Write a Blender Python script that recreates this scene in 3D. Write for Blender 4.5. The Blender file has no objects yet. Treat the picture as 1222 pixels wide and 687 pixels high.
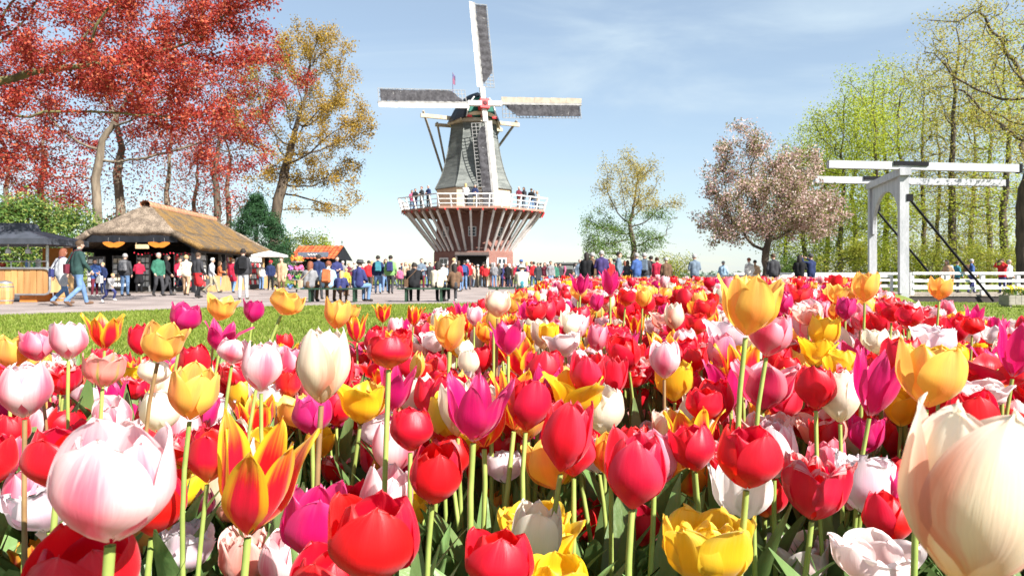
import bpy, bmesh, math, random
import numpy as np
from mathutils import Vector, Matrix, Euler, Quaternion, noise as mnoise

# ------------------------------------------------------------------ camera, sky, sun, exposure
S = bpy.context.scene
COL = S.collection
F = 850.0            # focal length in photo pixels (photo 1222 x 687)
CX, HY = 611.0, 328.0
EYE = 0.88
cam = bpy.data.cameras.new('camera')
cam_o = bpy.data.objects.new('camera', cam); COL.objects.link(cam_o)
cam.sensor_width = 36.0
cam.lens = 36.0 * F / 1222.0
cam.shift_y = -(343.5 - HY) / 1222.0
cam.clip_start = 0.05; cam.clip_end = 6000
cam_o.location = (0, 0, EYE)
cam_o.rotation_euler = (math.radians(90), 0, 0)
cam.dof.use_dof = True; cam.dof.focus_distance = 1.35; cam.dof.aperture_fstop = 17.0
S.camera = cam_o

TOSUN = Vector((0.70, -0.62, 0.80)).normalized()
W = bpy.data.worlds.new('World'); S.world = W; W.use_nodes = True
nt = W.node_tree; nt.nodes.clear()
out = nt.nodes.new('ShaderNodeOutputWorld'); bg = nt.nodes.new('ShaderNodeBackground')
sky = nt.nodes.new('ShaderNodeTexSky'); sky.sky_type = 'NISHITA'; sky.sun_disc = False
sky.sun_elevation = math.asin(TOSUN.z); sky.sun_rotation = math.atan2(TOSUN.x, TOSUN.y)
sky.air_density = 1.0; sky.dust_density = 0.35; sky.ozone_density = 1.0; sky.altitude = 0
bg.inputs['Strength'].default_value = 0.061
# thin high cloud veils: streaky noise over the view direction
tc = nt.nodes.new('ShaderNodeTexCoord')
mp = nt.nodes.new('ShaderNodeMapping'); mp.inputs['Scale'].default_value = (1.1, 1.1, 4.2); mp.inputs['Rotation'].default_value = (0.15, -0.28, 0.6)
nz = nt.nodes.new('ShaderNodeTexNoise'); nz.inputs['Scale'].default_value = 2.3; nz.inputs['Detail'].default_value = 7; nz.inputs['Roughness'].default_value = 0.55; nz.inputs['Distortion'].default_value = 0.5
mr = nt.nodes.new('ShaderNodeMapRange'); mr.interpolation_type = 'SMOOTHSTEP'
mr.inputs['From Min'].default_value = 0.43; mr.inputs['From Max'].default_value = 0.78; mr.inputs['To Min'].default_value = 0.34; mr.inputs['To Max'].default_value = 0.92
mx = nt.nodes.new('ShaderNodeMix'); mx.data_type = 'RGBA'
mx.inputs['B'].default_value = (4.2, 5.1, 5.8, 1)
L = nt.links.new
L(tc.outputs['Generated'], mp.inputs['Vector']); L(mp.outputs['Vector'], nz.inputs['Vector']); L(nz.outputs['Fac'], mr.inputs['Value'])
L(mr.outputs['Result'], mx.inputs['Factor']); L(sky.outputs['Color'], mx.inputs['A']); L(mx.outputs['Result'], bg.inputs['Color']); L(bg.outputs[0], out.inputs[0])

sl = bpy.data.lights.new('sun', 'SUN'); sl.energy = 5.0; sl.angle = math.radians(0.53); sl.color = (1.0, 0.96, 0.90)
sun = bpy.data.objects.new('sun', sl); COL.objects.link(sun)
sun.rotation_euler = TOSUN.to_track_quat('Z', 'Y').to_euler(); sun.location = (20, -15, 30)
vs = S.view_settings; vs.view_transform = 'Standard'; vs.look = 'None'; vs.gamma = 1.0; vs.use_curve_mapping = False
vs.exposure = 1.5
S.cycles.max_bounces = 7; S.cycles.diffuse_bounces = 3; S.cycles.transmission_bounces = 4; S.cycles.transparent_max_bounces = 4
S.cycles.use_denoising = True; S.cycles.caustics_reflective = False; S.cycles.caustics_refractive = False

def PX(px, d):
    return (px - CX) / F * d
def PZ(py, d):
    return EYE + (HY - py) / F * d

# ------------------------------------------------------------------ helpers: materials
MATS = {}
def _mix(nt, fac, a, b):
    m = nt.nodes.new('ShaderNodeMix'); m.data_type = 'RGBA'
    for k, v in (('Factor', fac), ('A', a), ('B', b)):
        if isinstance(v, bpy.types.NodeSocket): nt.links.new(v, m.inputs[k])
        elif k == 'Factor': m.inputs[k].default_value = v
        else: m.inputs[k].default_value = (*v[:3], 1)
    return m.outputs['Result']
def _math(nt, op, a, b=0.0, c=None):
    m = nt.nodes.new('ShaderNodeMath'); m.operation = op
    for i, v in enumerate((a, b, c)):
        if v is None: continue
        if isinstance(v, bpy.types.NodeSocket): nt.links.new(v, m.inputs[i])
        else: m.inputs[i].default_value = v
    return m.outputs[0]
def _range(nt, v, a, b, lo=0.0, hi=1.0):
    m = nt.nodes.new('ShaderNodeMapRange'); m.interpolation_type = 'SMOOTHSTEP'
    nt.links.new(v, m.inputs['Value'])
    m.inputs['From Min'].default_value = a; m.inputs['From Max'].default_value = b
    m.inputs['To Min'].default_value = lo; m.inputs['To Max'].default_value = hi
    return m.outputs['Result']
def _noise(nt, vec, scale, detail=4, rough=0.55, dist=0.0):
    n = nt.nodes.new('ShaderNodeTexNoise'); n.inputs['Scale'].default_value = scale
    n.inputs['Detail'].default_value = detail; n.inputs['Roughness'].default_value = rough; n.inputs['Distortion'].default_value = dist
    if vec is not None: nt.links.new(vec, n.inputs['Vector'])
    return n.outputs['Fac']

def mat(name, col, col2=None, scale=6.0, rough=0.75, bump=0.0, stretch=(1, 1, 1), spec=0.3, metal=0.0, detail=5, fine=None, translucent=0.0, island=0.0, coord='Object', lo=0.35, hi=0.65):
    """procedural surface: two colours mixed by stretched noise, relief from the same noise"""
    if name in MATS: return MATS[name]
    m = bpy.data.materials.new(name); m.use_nodes = True; nt = m.node_tree
    p = nt.nodes['Principled BSDF']; o = nt.nodes['Material Output']
    tc = nt.nodes.new('ShaderNodeTexCoord'); mp = nt.nodes.new('ShaderNodeMapping'); mp.inputs['Scale'].default_value = stretch
    nt.links.new(tc.outputs[coord], mp.inputs['Vector'])
    if col2 is None: col2 = tuple(c * 0.78 for c in col)
    n = _noise(nt, mp.outputs['Vector'], scale, detail)
    c = _mix(nt, _range(nt, n, lo, hi), col2, col)
    if fine:
        n2 = _noise(nt, mp.outputs['Vector'], fine[0], 3)
        k = _range(nt, n2, 0.3, 0.7, 1 - fine[1], 1 + fine[1])
        v = nt.nodes.new('ShaderNodeVectorMath'); v.operation = 'SCALE'; nt.links.new(c, v.inputs[0]); nt.links.new(k, v.inputs['Scale'])
        c = v.outputs[0]
    if island:
        g = nt.nodes.new('ShaderNodeNewGeometry')
        h = nt.nodes.new('ShaderNodeHueSaturation'); nt.links.new(c, h.inputs['Color'])
        oi = nt.nodes.new('ShaderNodeObjectInfo'); ri = _math(nt, 'FRACT', _math(nt, 'ADD', g.outputs['Random Per Island'], oi.outputs['Random']))
        nt.links.new(_math(nt, 'MULTIPLY_ADD', ri, 2 * island, 1 - island), h.inputs['Value'])
        nt.links.new(_math(nt, 'MULTIPLY_ADD', ri, 0.04 * island * 2, 0.5 - 0.04 * island), h.inputs['Hue'])
        c = h.outputs[0]
    nt.links.new(c, p.inputs['Base Color'])
    p.inputs['Roughness'].default_value = rough; p.inputs['Specular IOR Level'].default_value = spec; p.inputs['Metallic'].default_value = metal
    if bump:
        b = nt.nodes.new('ShaderNodeBump'); b.inputs['Strength'].default_value = bump; b.inputs['Distance'].default_value = 0.02
        nt.links.new(_noise(nt, mp.outputs['Vector'], fine[0] if fine else scale * 3, 4), b.inputs['Height']); nt.links.new(b.outputs[0], p.inputs['Normal'])
    if translucent:
        t = nt.nodes.new('ShaderNodeBsdfTranslucent'); nt.links.new(c, t.inputs['Color'])
        ms = nt.nodes.new('ShaderNodeMixShader'); ms.inputs[0].default_value = translucent
        nt.links.new(p.outputs[0], ms.inputs[1]); nt.links.new(t.outputs[0], ms.inputs[2]); nt.links.new(ms.outputs[0], o.inputs['Surface'])
    MATS[name] = m
    return m

def leafmat(name, c1, c2, c3=None, translucent=0.45, rough=0.6):
    """foliage: every leaf face takes its own mix of two or three leaf colours"""
    if name in MATS: return MATS[name]
    m = bpy.data.materials.new(name); m.use_nodes = True; nt = m.node_tree
    p = nt.nodes['Principled BSDF']; o = nt.nodes['Material Output']
    g = nt.nodes.new('ShaderNodeNewGeometry'); r = g.outputs['Random Per Island']
    tc = nt.nodes.new('ShaderNodeTexCoord')
    n = _noise(nt, tc.outputs['Object'], 0.45, 3)
    c = _mix(nt, _range(nt, _math(nt, 'MULTIPLY_ADD', n, 1.1, _math(nt, 'MULTIPLY_ADD', r, 0.6, -0.4)), 0.15, 0.85), c1, c2)
    if c3: c = _mix(nt, _range(nt, r, 0.72, 0.95), c, c3)
    nt.links.new(c, p.inputs['Base Color']); p.inputs['Roughness'].default_value = rough; p.inputs['Specular IOR Level'].default_value = 0.25
    t = nt.nodes.new('ShaderNodeBsdfTranslucent'); nt.links.new(c, t.inputs['Color'])
    ms = nt.nodes.new('ShaderNodeMixShader'); ms.inputs[0].default_value = translucent
    nt.links.new(p.outputs[0], ms.inputs[1]); nt.links.new(t.outputs[0], ms.inputs[2]); nt.links.new(ms.outputs[0], o.inputs['Surface'])
    MATS[name] = m
    return m

# ------------------------------------------------------------------ helpers: meshes and objects
class MB:
    """collects shapes of ONE part"""
    def __init__(s): s.v = []; s.f = []; s.mi = []
    def add(s, vs, fs, mi=0):
        k = len(s.v); s.v.extend([tuple(v) for v in vs]); s.f.extend([tuple(i + k for i in f) for f in fs]); s.mi.extend([mi] * len(fs)); return s
    def box(s, c, size, rz=0.0, mi=0, R=None, taper=1.0):
        hx, hy, hz = (q / 2 for q in size)
        P = [Vector((x * (taper if z > 0 else 1), y * (taper if z > 0 else 1), z)) for z in (-hz, hz) for (x, y) in ((-hx, -hy), (hx, -hy), (hx, hy), (-hx, hy))]
        M = R if R is not None else Matrix.Rotation(rz, 3, 'Z')
        return s.add([M @ p + Vector(c) for p in P], [(3, 2, 1, 0), (4, 5, 6, 7), (0, 1, 5, 4), (1, 2, 6, 5), (2, 3, 7, 6), (3, 0, 4, 7)], mi)
    def bar(s, a, b, w, h, mi=0, up=(0, 0, 1)):
        a, b = Vector(a), Vector(b); d = b - a; y = d.normalized(); u = Vector(up)
        if abs(y.dot(u)) > 0.98: u = Vector((0, 1, 0))
        x = y.cross(u).normalized(); z = x.cross(y)
        R = Matrix((x, y, z)).transposed()
        return s.box((a + b) / 2, (w, d.length, h), R=R, mi=mi)
    def tube(s, pts, radii, n=8, mi=0, cap=True):
        pts = [Vector(p) for p in pts]
        if not hasattr(radii, '__len__'): radii = [radii] * len(pts)
        k = len(s.v); prev = None; rings = []
        for i, p in enumerate(pts):
            d = (pts[min(i + 1, len(pts) - 1)] - pts[max(i - 1, 0)])
            d = d.normalized() if d.length > 1e-9 else Vector((0, 0, 1))
            if prev is None: x = d.cross(Vector((0, 0, 1)) if abs(d.z) < 0.9 else Vector((0, 1, 0))).normalized()
            else: x = (prev - d * prev.dot(d)).normalized()
            prev = x; y = d.cross(x)
            rings.append([p + (x * math.cos(2 * math.pi * j / n) + y * math.sin(2 * math.pi * j / n)) * radii[i] for j in range(n)])
        vs = [q for r in rings for q in r]; fs = []
        for i in range(len(pts) - 1):
            for j in range(n):
                fs.append((i * n + j, i * n + (j + 1) % n, (i + 1) * n + (j + 1) % n, (i + 1) * n + j))
        if cap and n >= 3:
            fs.append(tuple(range(n - 1, -1, -1))); fs.append(tuple((len(pts) - 1) * n + j for j in range(n)))
        return s.add(vs, fs, mi)
    def lathe(s, prof, n=16, c=(0, 0, 0), mi=0, phase=0.0):
        vs = []; fs = []
        for (r, z) in prof:
            for j in range(n):
                a = 2 * math.pi * (j + phase) / n; vs.append((c[0] + r * math.cos(a), c[1] + r * math.sin(a), c[2] + z))
        for i in range(len(prof) - 1):
            for j in range(n): fs.append((i * n + j, i * n + (j + 1) % n, (i + 1) * n + (j + 1) % n, (i + 1) * n + j))
        fs.append(tuple(range(n - 1, -1, -1))); fs.append(tuple((len(prof) - 1) * n + j for j in range(n)))
        return s.add(vs, fs, mi)
    def ball(s, c, r, nu=10, nv=7, mi=0, squash=(1, 1, 1)):
        prof = [(math.sin(math.pi * i / nv), -math.cos(math.pi * i / nv)) for i in range(nv + 1)]
        vs = []; fs = []
        for (q, z) in prof:
            for j in range(nu):
                a = 2 * math.pi * j / nu
                vs.append((c[0] + max(q, 0.02) * math.cos(a) * r * squash[0], c[1] + max(q, 0.02) * math.sin(a) * r * squash[1], c[2] + z * r * squash[2]))
        for i in range(nv):
            for j in range(nu): fs.append((i * nu + j, i * nu + (j + 1) % nu, (i + 1) * nu + (j + 1) % nu, (i + 1) * nu + j))
        return s.add(vs, fs, mi)
    def prism(s, poly, a, b, mi=0):
        """polygon (list of 3D points) extruded by vector b-a"""
        n = len(poly); e = Vector(b) - Vector(a)
        P = [Vector(p) for p in poly]; Q = [p + e for p in P]
        return s.add(P + Q, [tuple(range(n - 1, -1, -1)), tuple(range(n, 2 * n))] + [(i, (i + 1) % n, n + (i + 1) % n, n + i) for i in range(n)], mi)
    def patch(s, p00, p10, p11, p01, nu, nv, fn=None, mi=0):
        A, B, C, D = map(Vector, (p00, p10, p11, p01)); vs = []
        for j in range(nv + 1):
            for i in range(nu + 1):
                u, v = i / nu, j / nv; p = (A * (1 - u) + B * u) * (1 - v) + (D * (1 - u) + C * u) * v
                vs.append(fn(p, u, v) if fn else p)
        return s.add(vs, [(j * (nu + 1) + i, j * (nu + 1) + i + 1, (j + 1) * (nu + 1) + i + 1, (j + 1) * (nu + 1) + i) for j in range(nv) for i in range(nu)], mi)
    def mesh(s, name, mats, smooth=False):
        me = bpy.data.meshes.new(name); me.from_pydata(s.v, [], s.f)
        for m in (mats if isinstance(mats, (list, tuple)) else [mats]): me.materials.append(m)
        if len(me.materials) > 1: me.polygons.foreach_set('material_index', s.mi)
        if smooth: me.polygons.foreach_set('use_smooth', [True] * len(me.polygons))
        me.update(); return me
    def build(s, name, mats, parent=None, smooth=False):
        return link(name, s.mesh(name, mats, smooth), parent)

def link(name, me, parent=None, M=None):
    o = bpy.data.objects.new(name, me); COL.objects.link(o)
    if parent is not None: o.parent = parent
    if M is not None: o.matrix_local = M
    return o
def fast_mesh(name, V, Fq, mats, mi=None, uv=None, smooth=True):
    """V (n,3), Fq (m,4) numpy arrays -> quad mesh"""
    me = bpy.data.meshes.new(name); n, m = len(V), len(Fq)
    me.vertices.add(n); me.vertices.foreach_set('co', np.ascontiguousarray(V, np.float32).ravel())
    me.loops.add(m * 4); me.loops.foreach_set('vertex_index', np.ascontiguousarray(Fq, np.int32).ravel())
    me.polygons.add(m); me.polygons.foreach_set('loop_start', np.arange(0, m * 4, 4, dtype=np.int32))
    for q in (mats if isinstance(mats, (list, tuple)) else [mats]): me.materials.append(q)
    if mi is not None: me.polygons.foreach_set('material_index', np.ascontiguousarray(mi, np.int32))
    me.polygons.foreach_set('use_smooth', np.full(m, smooth, bool))
    if uv is not None:
        l = me.uv_layers.new(name='UVMap'); l.data.foreach_set('uv', np.ascontiguousarray(uv[Fq.ravel()], np.float32).ravel())
    me.update(calc_edges=True); me.validate()
    return me
def empty(name, loc=(0, 0, 0), rz=0.0):
    o = bpy.data.objects.new(name, None); o.empty_display_size = 0.1; COL.objects.link(o)
    o.location = loc; o.rotation_euler = (0, 0, rz); return o
def tag(o, label, cat, group=None):
    o['label'] = label; o['category'] = cat
    if group: o['group'] = group
    return o
def kind(o, k, label=None):
    o['kind'] = k
    if label: o['label'] = label
    return o
def smooth01(x): x = np.clip(x, 0, 1); return x * x * (3 - 2 * x)
def poly_sdf(P, poly):
    """signed distance, inside positive; P (n,2)"""
    P = np.asarray(P, float); poly = np.asarray(poly, float); d = np.full(len(P), 1e9); ins = np.zeros(len(P), bool)
    for i in range(len(poly)):
        a, b = poly[i], poly[(i + 1) % len(poly)]; e = b - a; w = P - a
        t = np.clip((w @ e) / (e @ e), 0, 1); d = np.minimum(d, np.linalg.norm(w - t[:, None] * e, axis=1))
        c = ((a[1] <= P[:, 1]) != (b[1] <= P[:, 1]))
        xs = a[0] + (P[:, 1] - a[1]) / (e[1] if abs(e[1]) > 1e-12 else 1e-12) * e[0]
        ins ^= c & (P[:, 0] < xs)
    return np.where(ins, d, -d)

# ------------------------------------------------------------------ the ground
BED = [(-6, -1), (-5.0, 2.6), (-3.2, 4.0), (-2.1, 5.2), (-1.3, 7.2), (-.6, 10), (.2, 14), (1.0, 17.2), (8.4, 17.2), (6.8, 13), (5.0, 9.3), (3.7, 6.2), (3.0, 4.2), (3.0, -1)]
BED2 = [(-.1, 20.6), (.4, 19.3), (3, 18.8), (9.5, 18.8), (12, 22), (12, 26.3), (3, 26.3), (.5, 24.2)]
PATH = [(-70, 9), (-30, 12.5), (-11, 15.4), (-8, 18.6), (-5, 20.6), (-.8, 22), (.2, 25), (3, 27.0), (12.6, 27.0), (16, 31), (18.5, 34), (18.5, 39), (14, 44), (6, 70), (-8, 72), (-14, 60), (-14, 52), (-30, 52), (-70, 40)]
POND = [(13.0, 24.4), (16, 22.8), (24, 22.4), (36, 22), (44, 30), (44, 90), (19.6, 90), (19.2, 40), (18.6, 33.6)]
def bed_z(X, Y):
    P = np.stack([np.atleast_1d(X), np.atleast_1d(Y)], 1).astype(float)
    a = poly_sdf(P, BED); b = poly_sdf(P, BED2)
    return np.maximum(0.20 * smooth01(a / 0.7 + 0.02), 0.20 * smooth01(b / 0.6 + 0.02))
def ground_z(X, Y):
    P = np.stack([X, Y], 1); s = poly_sdf(P, POND)
    return -0.95 * smooth01(s / 1.6 + 0.2)

xs = np.concatenate([[-3000, -1200, -500, -220, -120], np.arange(-80, 10, 4.0), np.arange(10, 50, 0.8), [60, 90, 150, 300, 700, 1500, 3000]])
ys = np.concatenate([[-60, -20], np.arange(-6, 20, 3.0), np.arange(20, 95, 0.9), [110, 150, 250, 500, 1200, 3000]])
gx, gy = np.meshgrid(xs, ys); gz = ground_z(gx.ravel(), gy.ravel())
n1 = len(xs); I = (np.arange(len(ys) - 1)[:, None] * n1 + np.arange(n1 - 1)[None]).ravel()
lawn_m = mat('lawn_grass', (.15, .20, .03), (.125, .145, .035), scale=.5, rough=0.9, bump=0.6, fine=(60, .35), spec=.1)
g = link('lawn', fast_mesh('lawn', np.stack([gx.ravel(), gy.ravel(), gz], 1), np.stack([I, I + 1, I + n1 + 1, I + n1], 1), lawn_m))
kind(g, 'structure', 'mown green lawn spreading to the horizon')

def sheet(name, poly, z, m, label, res=1.0):
    """flat sheet over a polygon, irregular edge"""
    bm = bmesh.new(); rng = random.Random(len(name)); pts = []
    for i in range(len(poly)):
        a, b = Vector((*poly[i], 0)), Vector((*poly[(i + 1) % len(poly)], 0)); k = max(1, int((b - a).length / res))
        for j in range(k):
            p = a.lerp(b, j / k); pts.append((p.x + rng.uniform(-.16, .16), p.y + rng.uniform(-.16, .16), z))
    f = bm.faces.new([bm.verts.new(p) for p in pts]); f.normal_update()
    if f.normal.z < 0: f.normal_flip()
    bmesh.ops.triangulate(bm, faces=[f])
    me = bpy.data.meshes.new(name); bm.to_mesh(me); bm.free(); me.materials.append(m)
    return kind(link(name, me), 'structure', label)
path_m = mat('clinker_paving', (.285, .24, .222), (.20, .165, .152), scale=0.55, rough=0.85, bump=0.25, fine=(34, .16), spec=.2)
sheet('path', PATH, 0.006, path_m, 'pinkish clinker path and square in front of the windmill')
water_m = mat('canal_water', (.02, .03, .022), rough=0.06, spec=.5, bump=0.05, scale=2.0)
sheet('water', [(p[0] + (.5 if p[0] < 25 else -.5), p[1] + .3) for p in POND], -0.62, water_m, 'dark canal water under the drawbridge')

soil_m = mat('bed_soil', (.13, .085, .055), (.07, .045, .03), scale=7, rough=.95, bump=.9, fine=(45, .3), spec=.1)
for poly, lab in ((BED, 'bare brown soil of the large tulip bed'), (BED2, 'brown soil of the tulip bed beside the square')):
    x0, y0 = np.min(poly, 0); x1, y1 = np.max(poly, 0); st = 0.22
    gx, gy = np.meshgrid(np.arange(x0, x1 + st, st), np.arange(y0, y1 + st, st)); nx = gx.shape[1]
    P = np.stack([gx.ravel(), gy.ravel()], 1); rng = np.random.default_rng(3)
    z = bed_z(P[:, 0], P[:, 1]) + .008 + rng.uniform(-.012, .012, len(P)); s = poly_sdf(P, poly)
    I = (np.arange(gx.shape[0] - 1)[:, None] * nx + np.arange(nx - 1)[None]).ravel()
    Q = np.stack([I, I + 1, I + nx + 1, I + nx], 1); Q = Q[(s[Q] > -.12).all(1)]
    z[s < 0.02] = .003
    kind(link('soil_bed', fast_mesh('soil_bed', np.column_stack([P, z]), Q, soil_m)), 'structure', lab)
# ------------------------------------------------------------------ windmill
def ring8(ap, z, ph=0.5):
    r = ap / math.cos(math.pi / 8)
    return [(r * math.cos(2 * math.pi * (k + ph) / 8), r * math.sin(2 * math.pi * (k + ph) / 8), z) for k in range(8)]
def loft8(mb, prof, n=3):
    """octagonal loft, each facet its own smooth-free strip"""
    for (a0, z0), (a1, z1) in zip(prof, prof[1:]):
        A, B = ring8(a0, z0), ring8(a1, z1)
        for k in range(8): mb.add([A[k], A[(k + 1) % 8], B[(k + 1) % 8], B[k]], [(0, 1, 2, 3)])
    return mb
def brick_material(name, c1, c2, mortar, sx=0.21, sz=0.062):
    m = bpy.data.materials.new(name); m.use_nodes = True; nt = m.node_tree; p = nt.nodes['Principled BSDF']
    tc = nt.nodes.new('ShaderNodeTexCoord'); sep = nt.nodes.new('ShaderNodeSeparateXYZ'); nt.links.new(tc.outputs['Object'], sep.inputs[0])
    ang = _math(nt, 'MULTIPLY', _math(nt, 'ARCTAN2', sep.outputs['Y'], sep.outputs['X']), 3.0)
    cb = nt.nodes.new('ShaderNodeCombineXYZ'); nt.links.new(ang, cb.inputs['X']); nt.links.new(sep.outputs['Z'], cb.inputs['Y'])
    b = nt.nodes.new('ShaderNodeTexBrick'); nt.links.new(cb.outputs[0], b.inputs['Vector'])
    b.inputs['Color1'].default_value = (*c1, 1); b.inputs['Color2'].default_value = (*c2, 1); b.inputs['Mortar'].default_value = (*mortar, 1)
    b.inputs['Scale'].default_value = 1.0; b.inputs['Brick Width'].default_value = sx; b.inputs['Row Height'].default_value = sz; b.inputs['Mortar Size'].default_value = 0.008
    n = _noise(nt, tc.outputs['Object'], 0.8, 5)
    nt.links.new(_mix(nt, _range(nt, n, .3, .75, 0, .35), b.outputs['Color'], tuple(x * .55 for x in c1)), p.inputs['Base Color']); p.inputs['Roughness'].default_value = .85
    return m
brick_m = brick_material('mill_brick', (.24, .088, .064), (.18, .062, .048), (.22, .17, .145))
smock_m = mat('smock_cladding', (.16, .17, .158), (.10, .108, .102), scale=1.6, rough=.85, stretch=(.6, .6, 3.5), fine=(11, .22), bump=.6)
cream_m = mat('cream_boards', (.60, .50, .36), (.52, .42, .29), scale=2.0, rough=.7)
white_m = mat('white_paint', (.72, .71, .69), (.62, .61, .59), scale=3.0, rough=.5)
blush_m = mat('strut_paint', (.66, .63, .61), (.55, .52, .49), scale=3.0, rough=.55)
deckun_m = mat('gallery_boards', (.36, .20, .15), (.27, .15, .11), scale=3, rough=.8, stretch=(6, .6, 1))
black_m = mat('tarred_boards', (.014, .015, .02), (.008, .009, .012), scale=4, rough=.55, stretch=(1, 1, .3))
green_m = mat('mill_green', (.012, .12, .085), (.009, .085, .06), scale=3, rough=.45)
redp_m = mat('red_paint', (.62, .03, .035), (.5, .022, .028), scale=3, rough=.4)
wood_m = mat('pale_beam', (.52, .43, .31), (.40, .32, .22), scale=3, rough=.75, stretch=(1, 1, 1))
stock_m = mat('sail_steel', (.23, .225, .22), (.16, .155, .15), scale=3, rough=.6)
cloth_m = mat('sail_cloth', (.06, .058, .063), (.032, .03, .034), scale=5, rough=.9, bump=.3)
board_m = mat('sail_boards', (.46, .40, .32), (.38, .32, .25), scale=3, rough=.65)
sailwhite_m = mat('sail_white', (.50, .48, .45), (.42, .40, .37), scale=3, rough=.55)
glass_m = mat('window_glass', (.05, .06, .07), (.035, .04, .05), scale=3, rough=.08, spec=.6)
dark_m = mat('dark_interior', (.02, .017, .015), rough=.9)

MX, MY = PX(566, 58), 58.0
mill = tag(empty('windmill', (MX, MY, 0)), 'tall brick and grey windmill with white gallery rising behind the crowd', 'windmill')
mb = MB(); loft8(mb, [(3.18, -.05), (3.14, 2.7), (3.06, 2.75), (2.88, 5.82)]); 
# door recess: front facet is -Y
base = mb.build('brick_base', brick_m, mill)
# doorway set into the front facet
dz = 2.35
MB().box((0, -3.18, dz / 2), (2.25, .5, dz)).build('doorway', dark_m, mill)
dr = MB().box((0, -3.46, dz + .14), (2.6, .22, .26)).build('door_lintel', mat('lintel', (.12, .09, .08)), mill)
for sx in (-1, 1):
    MB().box((sx * 1.2, -3.44, dz / 2), (.16, .14, dz)).build('door_post', white_m, mill)
MB().box((0, -3.75, 2.36), (2.7, .7, .06)).build('door_canopy', black_m, mill)
def mill_window(ang, z, w, h, ap):
    R = Matrix.Rotation(ang, 4, 'Z'); o = MB().box((0, -ap, z), (w, .12, h)).build('window', white_m, mill); o.matrix_local = R
    for ix in (-1, 1):
        for iz in (-1, 0, 1):
            MB().box((ix * w * .225, -ap - .06, z + iz * h * .3), (w * .36, .02, h * .25)).build('pane', glass_m, o)
    return o
mill_window(0, 4.25, .62, .75, 3.0)
mill_window(-math.pi / 4, 1.55, 1.0, 1.35, 3.17); mill_window(math.pi / 4, 1.55, 1.0, 1.35, 3.17)
mill_window(-math.pi / 4, 4.25, .62, .75, 3.0); mill_window(math.pi / 4, 4.25, .62, .75, 3.0)
# gallery
GA = 5.55; GZ = 5.82
mb = MB(); loft8(mb, [(2.8, GZ), (GA, GZ - .02), (GA + .04, GZ - .02), (GA + .04, GZ + .14), (2.8, GZ + .16)]); mb.build('gallery_deck', deckun_m, mill)
def octpt(ap, t, z):
    """t in 0..8 round the octagon"""
    k = int(t) % 8; f = t - int(t); A, B = ring8(ap, z), None
    a, b = Vector(A[k]), Vector(A[(k + 1) % 8]); return a.lerp(b, f)
proto = None
for i in range(40):
    t = (i + .5) / 5
    a = octpt(2.98, int(t) + .5 + (t % 1 - .5) * .97, 2.72); b = octpt(GA - .18, t, GZ - .02)
    MB().bar(a, b, .15, .16).build('strut', blush_m, mill)
    c = octpt(2.85, t, GZ - .1); MB().bar(c, octpt(GA - .05, t, GZ - .1), .11, .14).build('joist', deckun_m, mill); e_ = octpt(GA + .05, t, GZ - .08); MB().box(e_, (.10, .10, .11)).build('joist_end', redp_m, mill)
for i in range(40):
    t = i / 5 + (0.0 if i % 5 else .001)
    MB().bar(octpt(GA - .02, t, GZ + .02), octpt(GA + .28, t, GZ + 1.02), .09, .09).build('railing_post', white_m, mill)
for h, w in ((.34, .05), (.66, .05), (1.02, .08)):
    for k in range(8):
        A = ring8(GA + .28 * h, GZ + h); MB().bar(A[k], A[(k + 1) % 8], .06, w).build('rail', white_m, mill)
# smock
mb = MB(); loft8(mb, [(2.9, GZ + .14), (2.92, 7.72)]); mb.build('cream_skirt', cream_m, mill)
mb = MB(); loft8(mb, [(2.7, 7.66), (3.05, 7.66), (3.06, 7.72), (2.86, 8.1), (2.62, 8.65), (2.42, 9.25), (2.25, 9.9), (2.1, 10.6), (1.97, 11.4), (1.85, 12.2), (1.76, 13.1)]); sm = mb.build('smock', smock_m, mill)
for k in range(8):     # corner boards along the hips of the smock
    pr = [(3.06, 7.72), (2.86, 8.1), (2.62, 8.65), (2.42, 9.25), (2.25, 9.9), (2.1, 10.6), (1.97, 11.4), (1.85, 12.2), (1.76, 13.1)]
    MB().tube([Vector(ring8(a + .01, z)[k]) for a, z in pr], .045, 5).build('corner_board', smock_m, sm)
MB().box((0, -2.95, GZ + 1.05), (.9, .12, 1.7)).build('gallery_door', mat('door_dark', (.06, .07, .08)), mill)
# cap, sails: yawed frame
YAW = math.radians(19)
cap = empty('cap', (0, 0, 0), YAW); cap.parent = mill
MB().lathe([(1.85, 12.95), (2.05, 12.97), (2.05, 13.25), (1.9, 13.3)], 24).build('curb_ring', board_m, cap)
secs = []   # along y (front is -y)
for y, w, z0, h in ((-2.05, 1.18, 13.3, 1.75), (-1.6, 1.55, 13.22, 2.05), (-.9, 1.95, 13.12, 2.4), (0, 2.2, 13.05, 2.55), (.9, 2.1, 13.08, 2.25), (1.7, 1.7, 13.2, 1.7), (2.3, 1.05, 13.4, 1.1)):
    secs.append([(x * w, y, z0 + q * h) for x, q in ((-1, 0), (-.93, .16), (-.78, .42), (-.55, .70), (-.28, .91), (0, 1), (.28, .91), (.55, .70), (.78, .42), (.93, .16), (1, 0))])
mb = MB(); vs = [p for s in secs for p in s]; n = 11
mb.add(vs, [(i * n + j, i * n + j + 1, (i + 1) * n + j + 1, (i + 1) * n + j) for i in range(len(secs) - 1) for j in range(n - 1)] + [tuple(range((len(secs) - 1) * n, len(secs) * n))] + [tuple(i * n for i in range(len(secs))) + tuple(i * n + n - 1 for i in range(len(secs) - 1, -1, -1))])
mb.build('cap_roof', black_m, cap)
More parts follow.
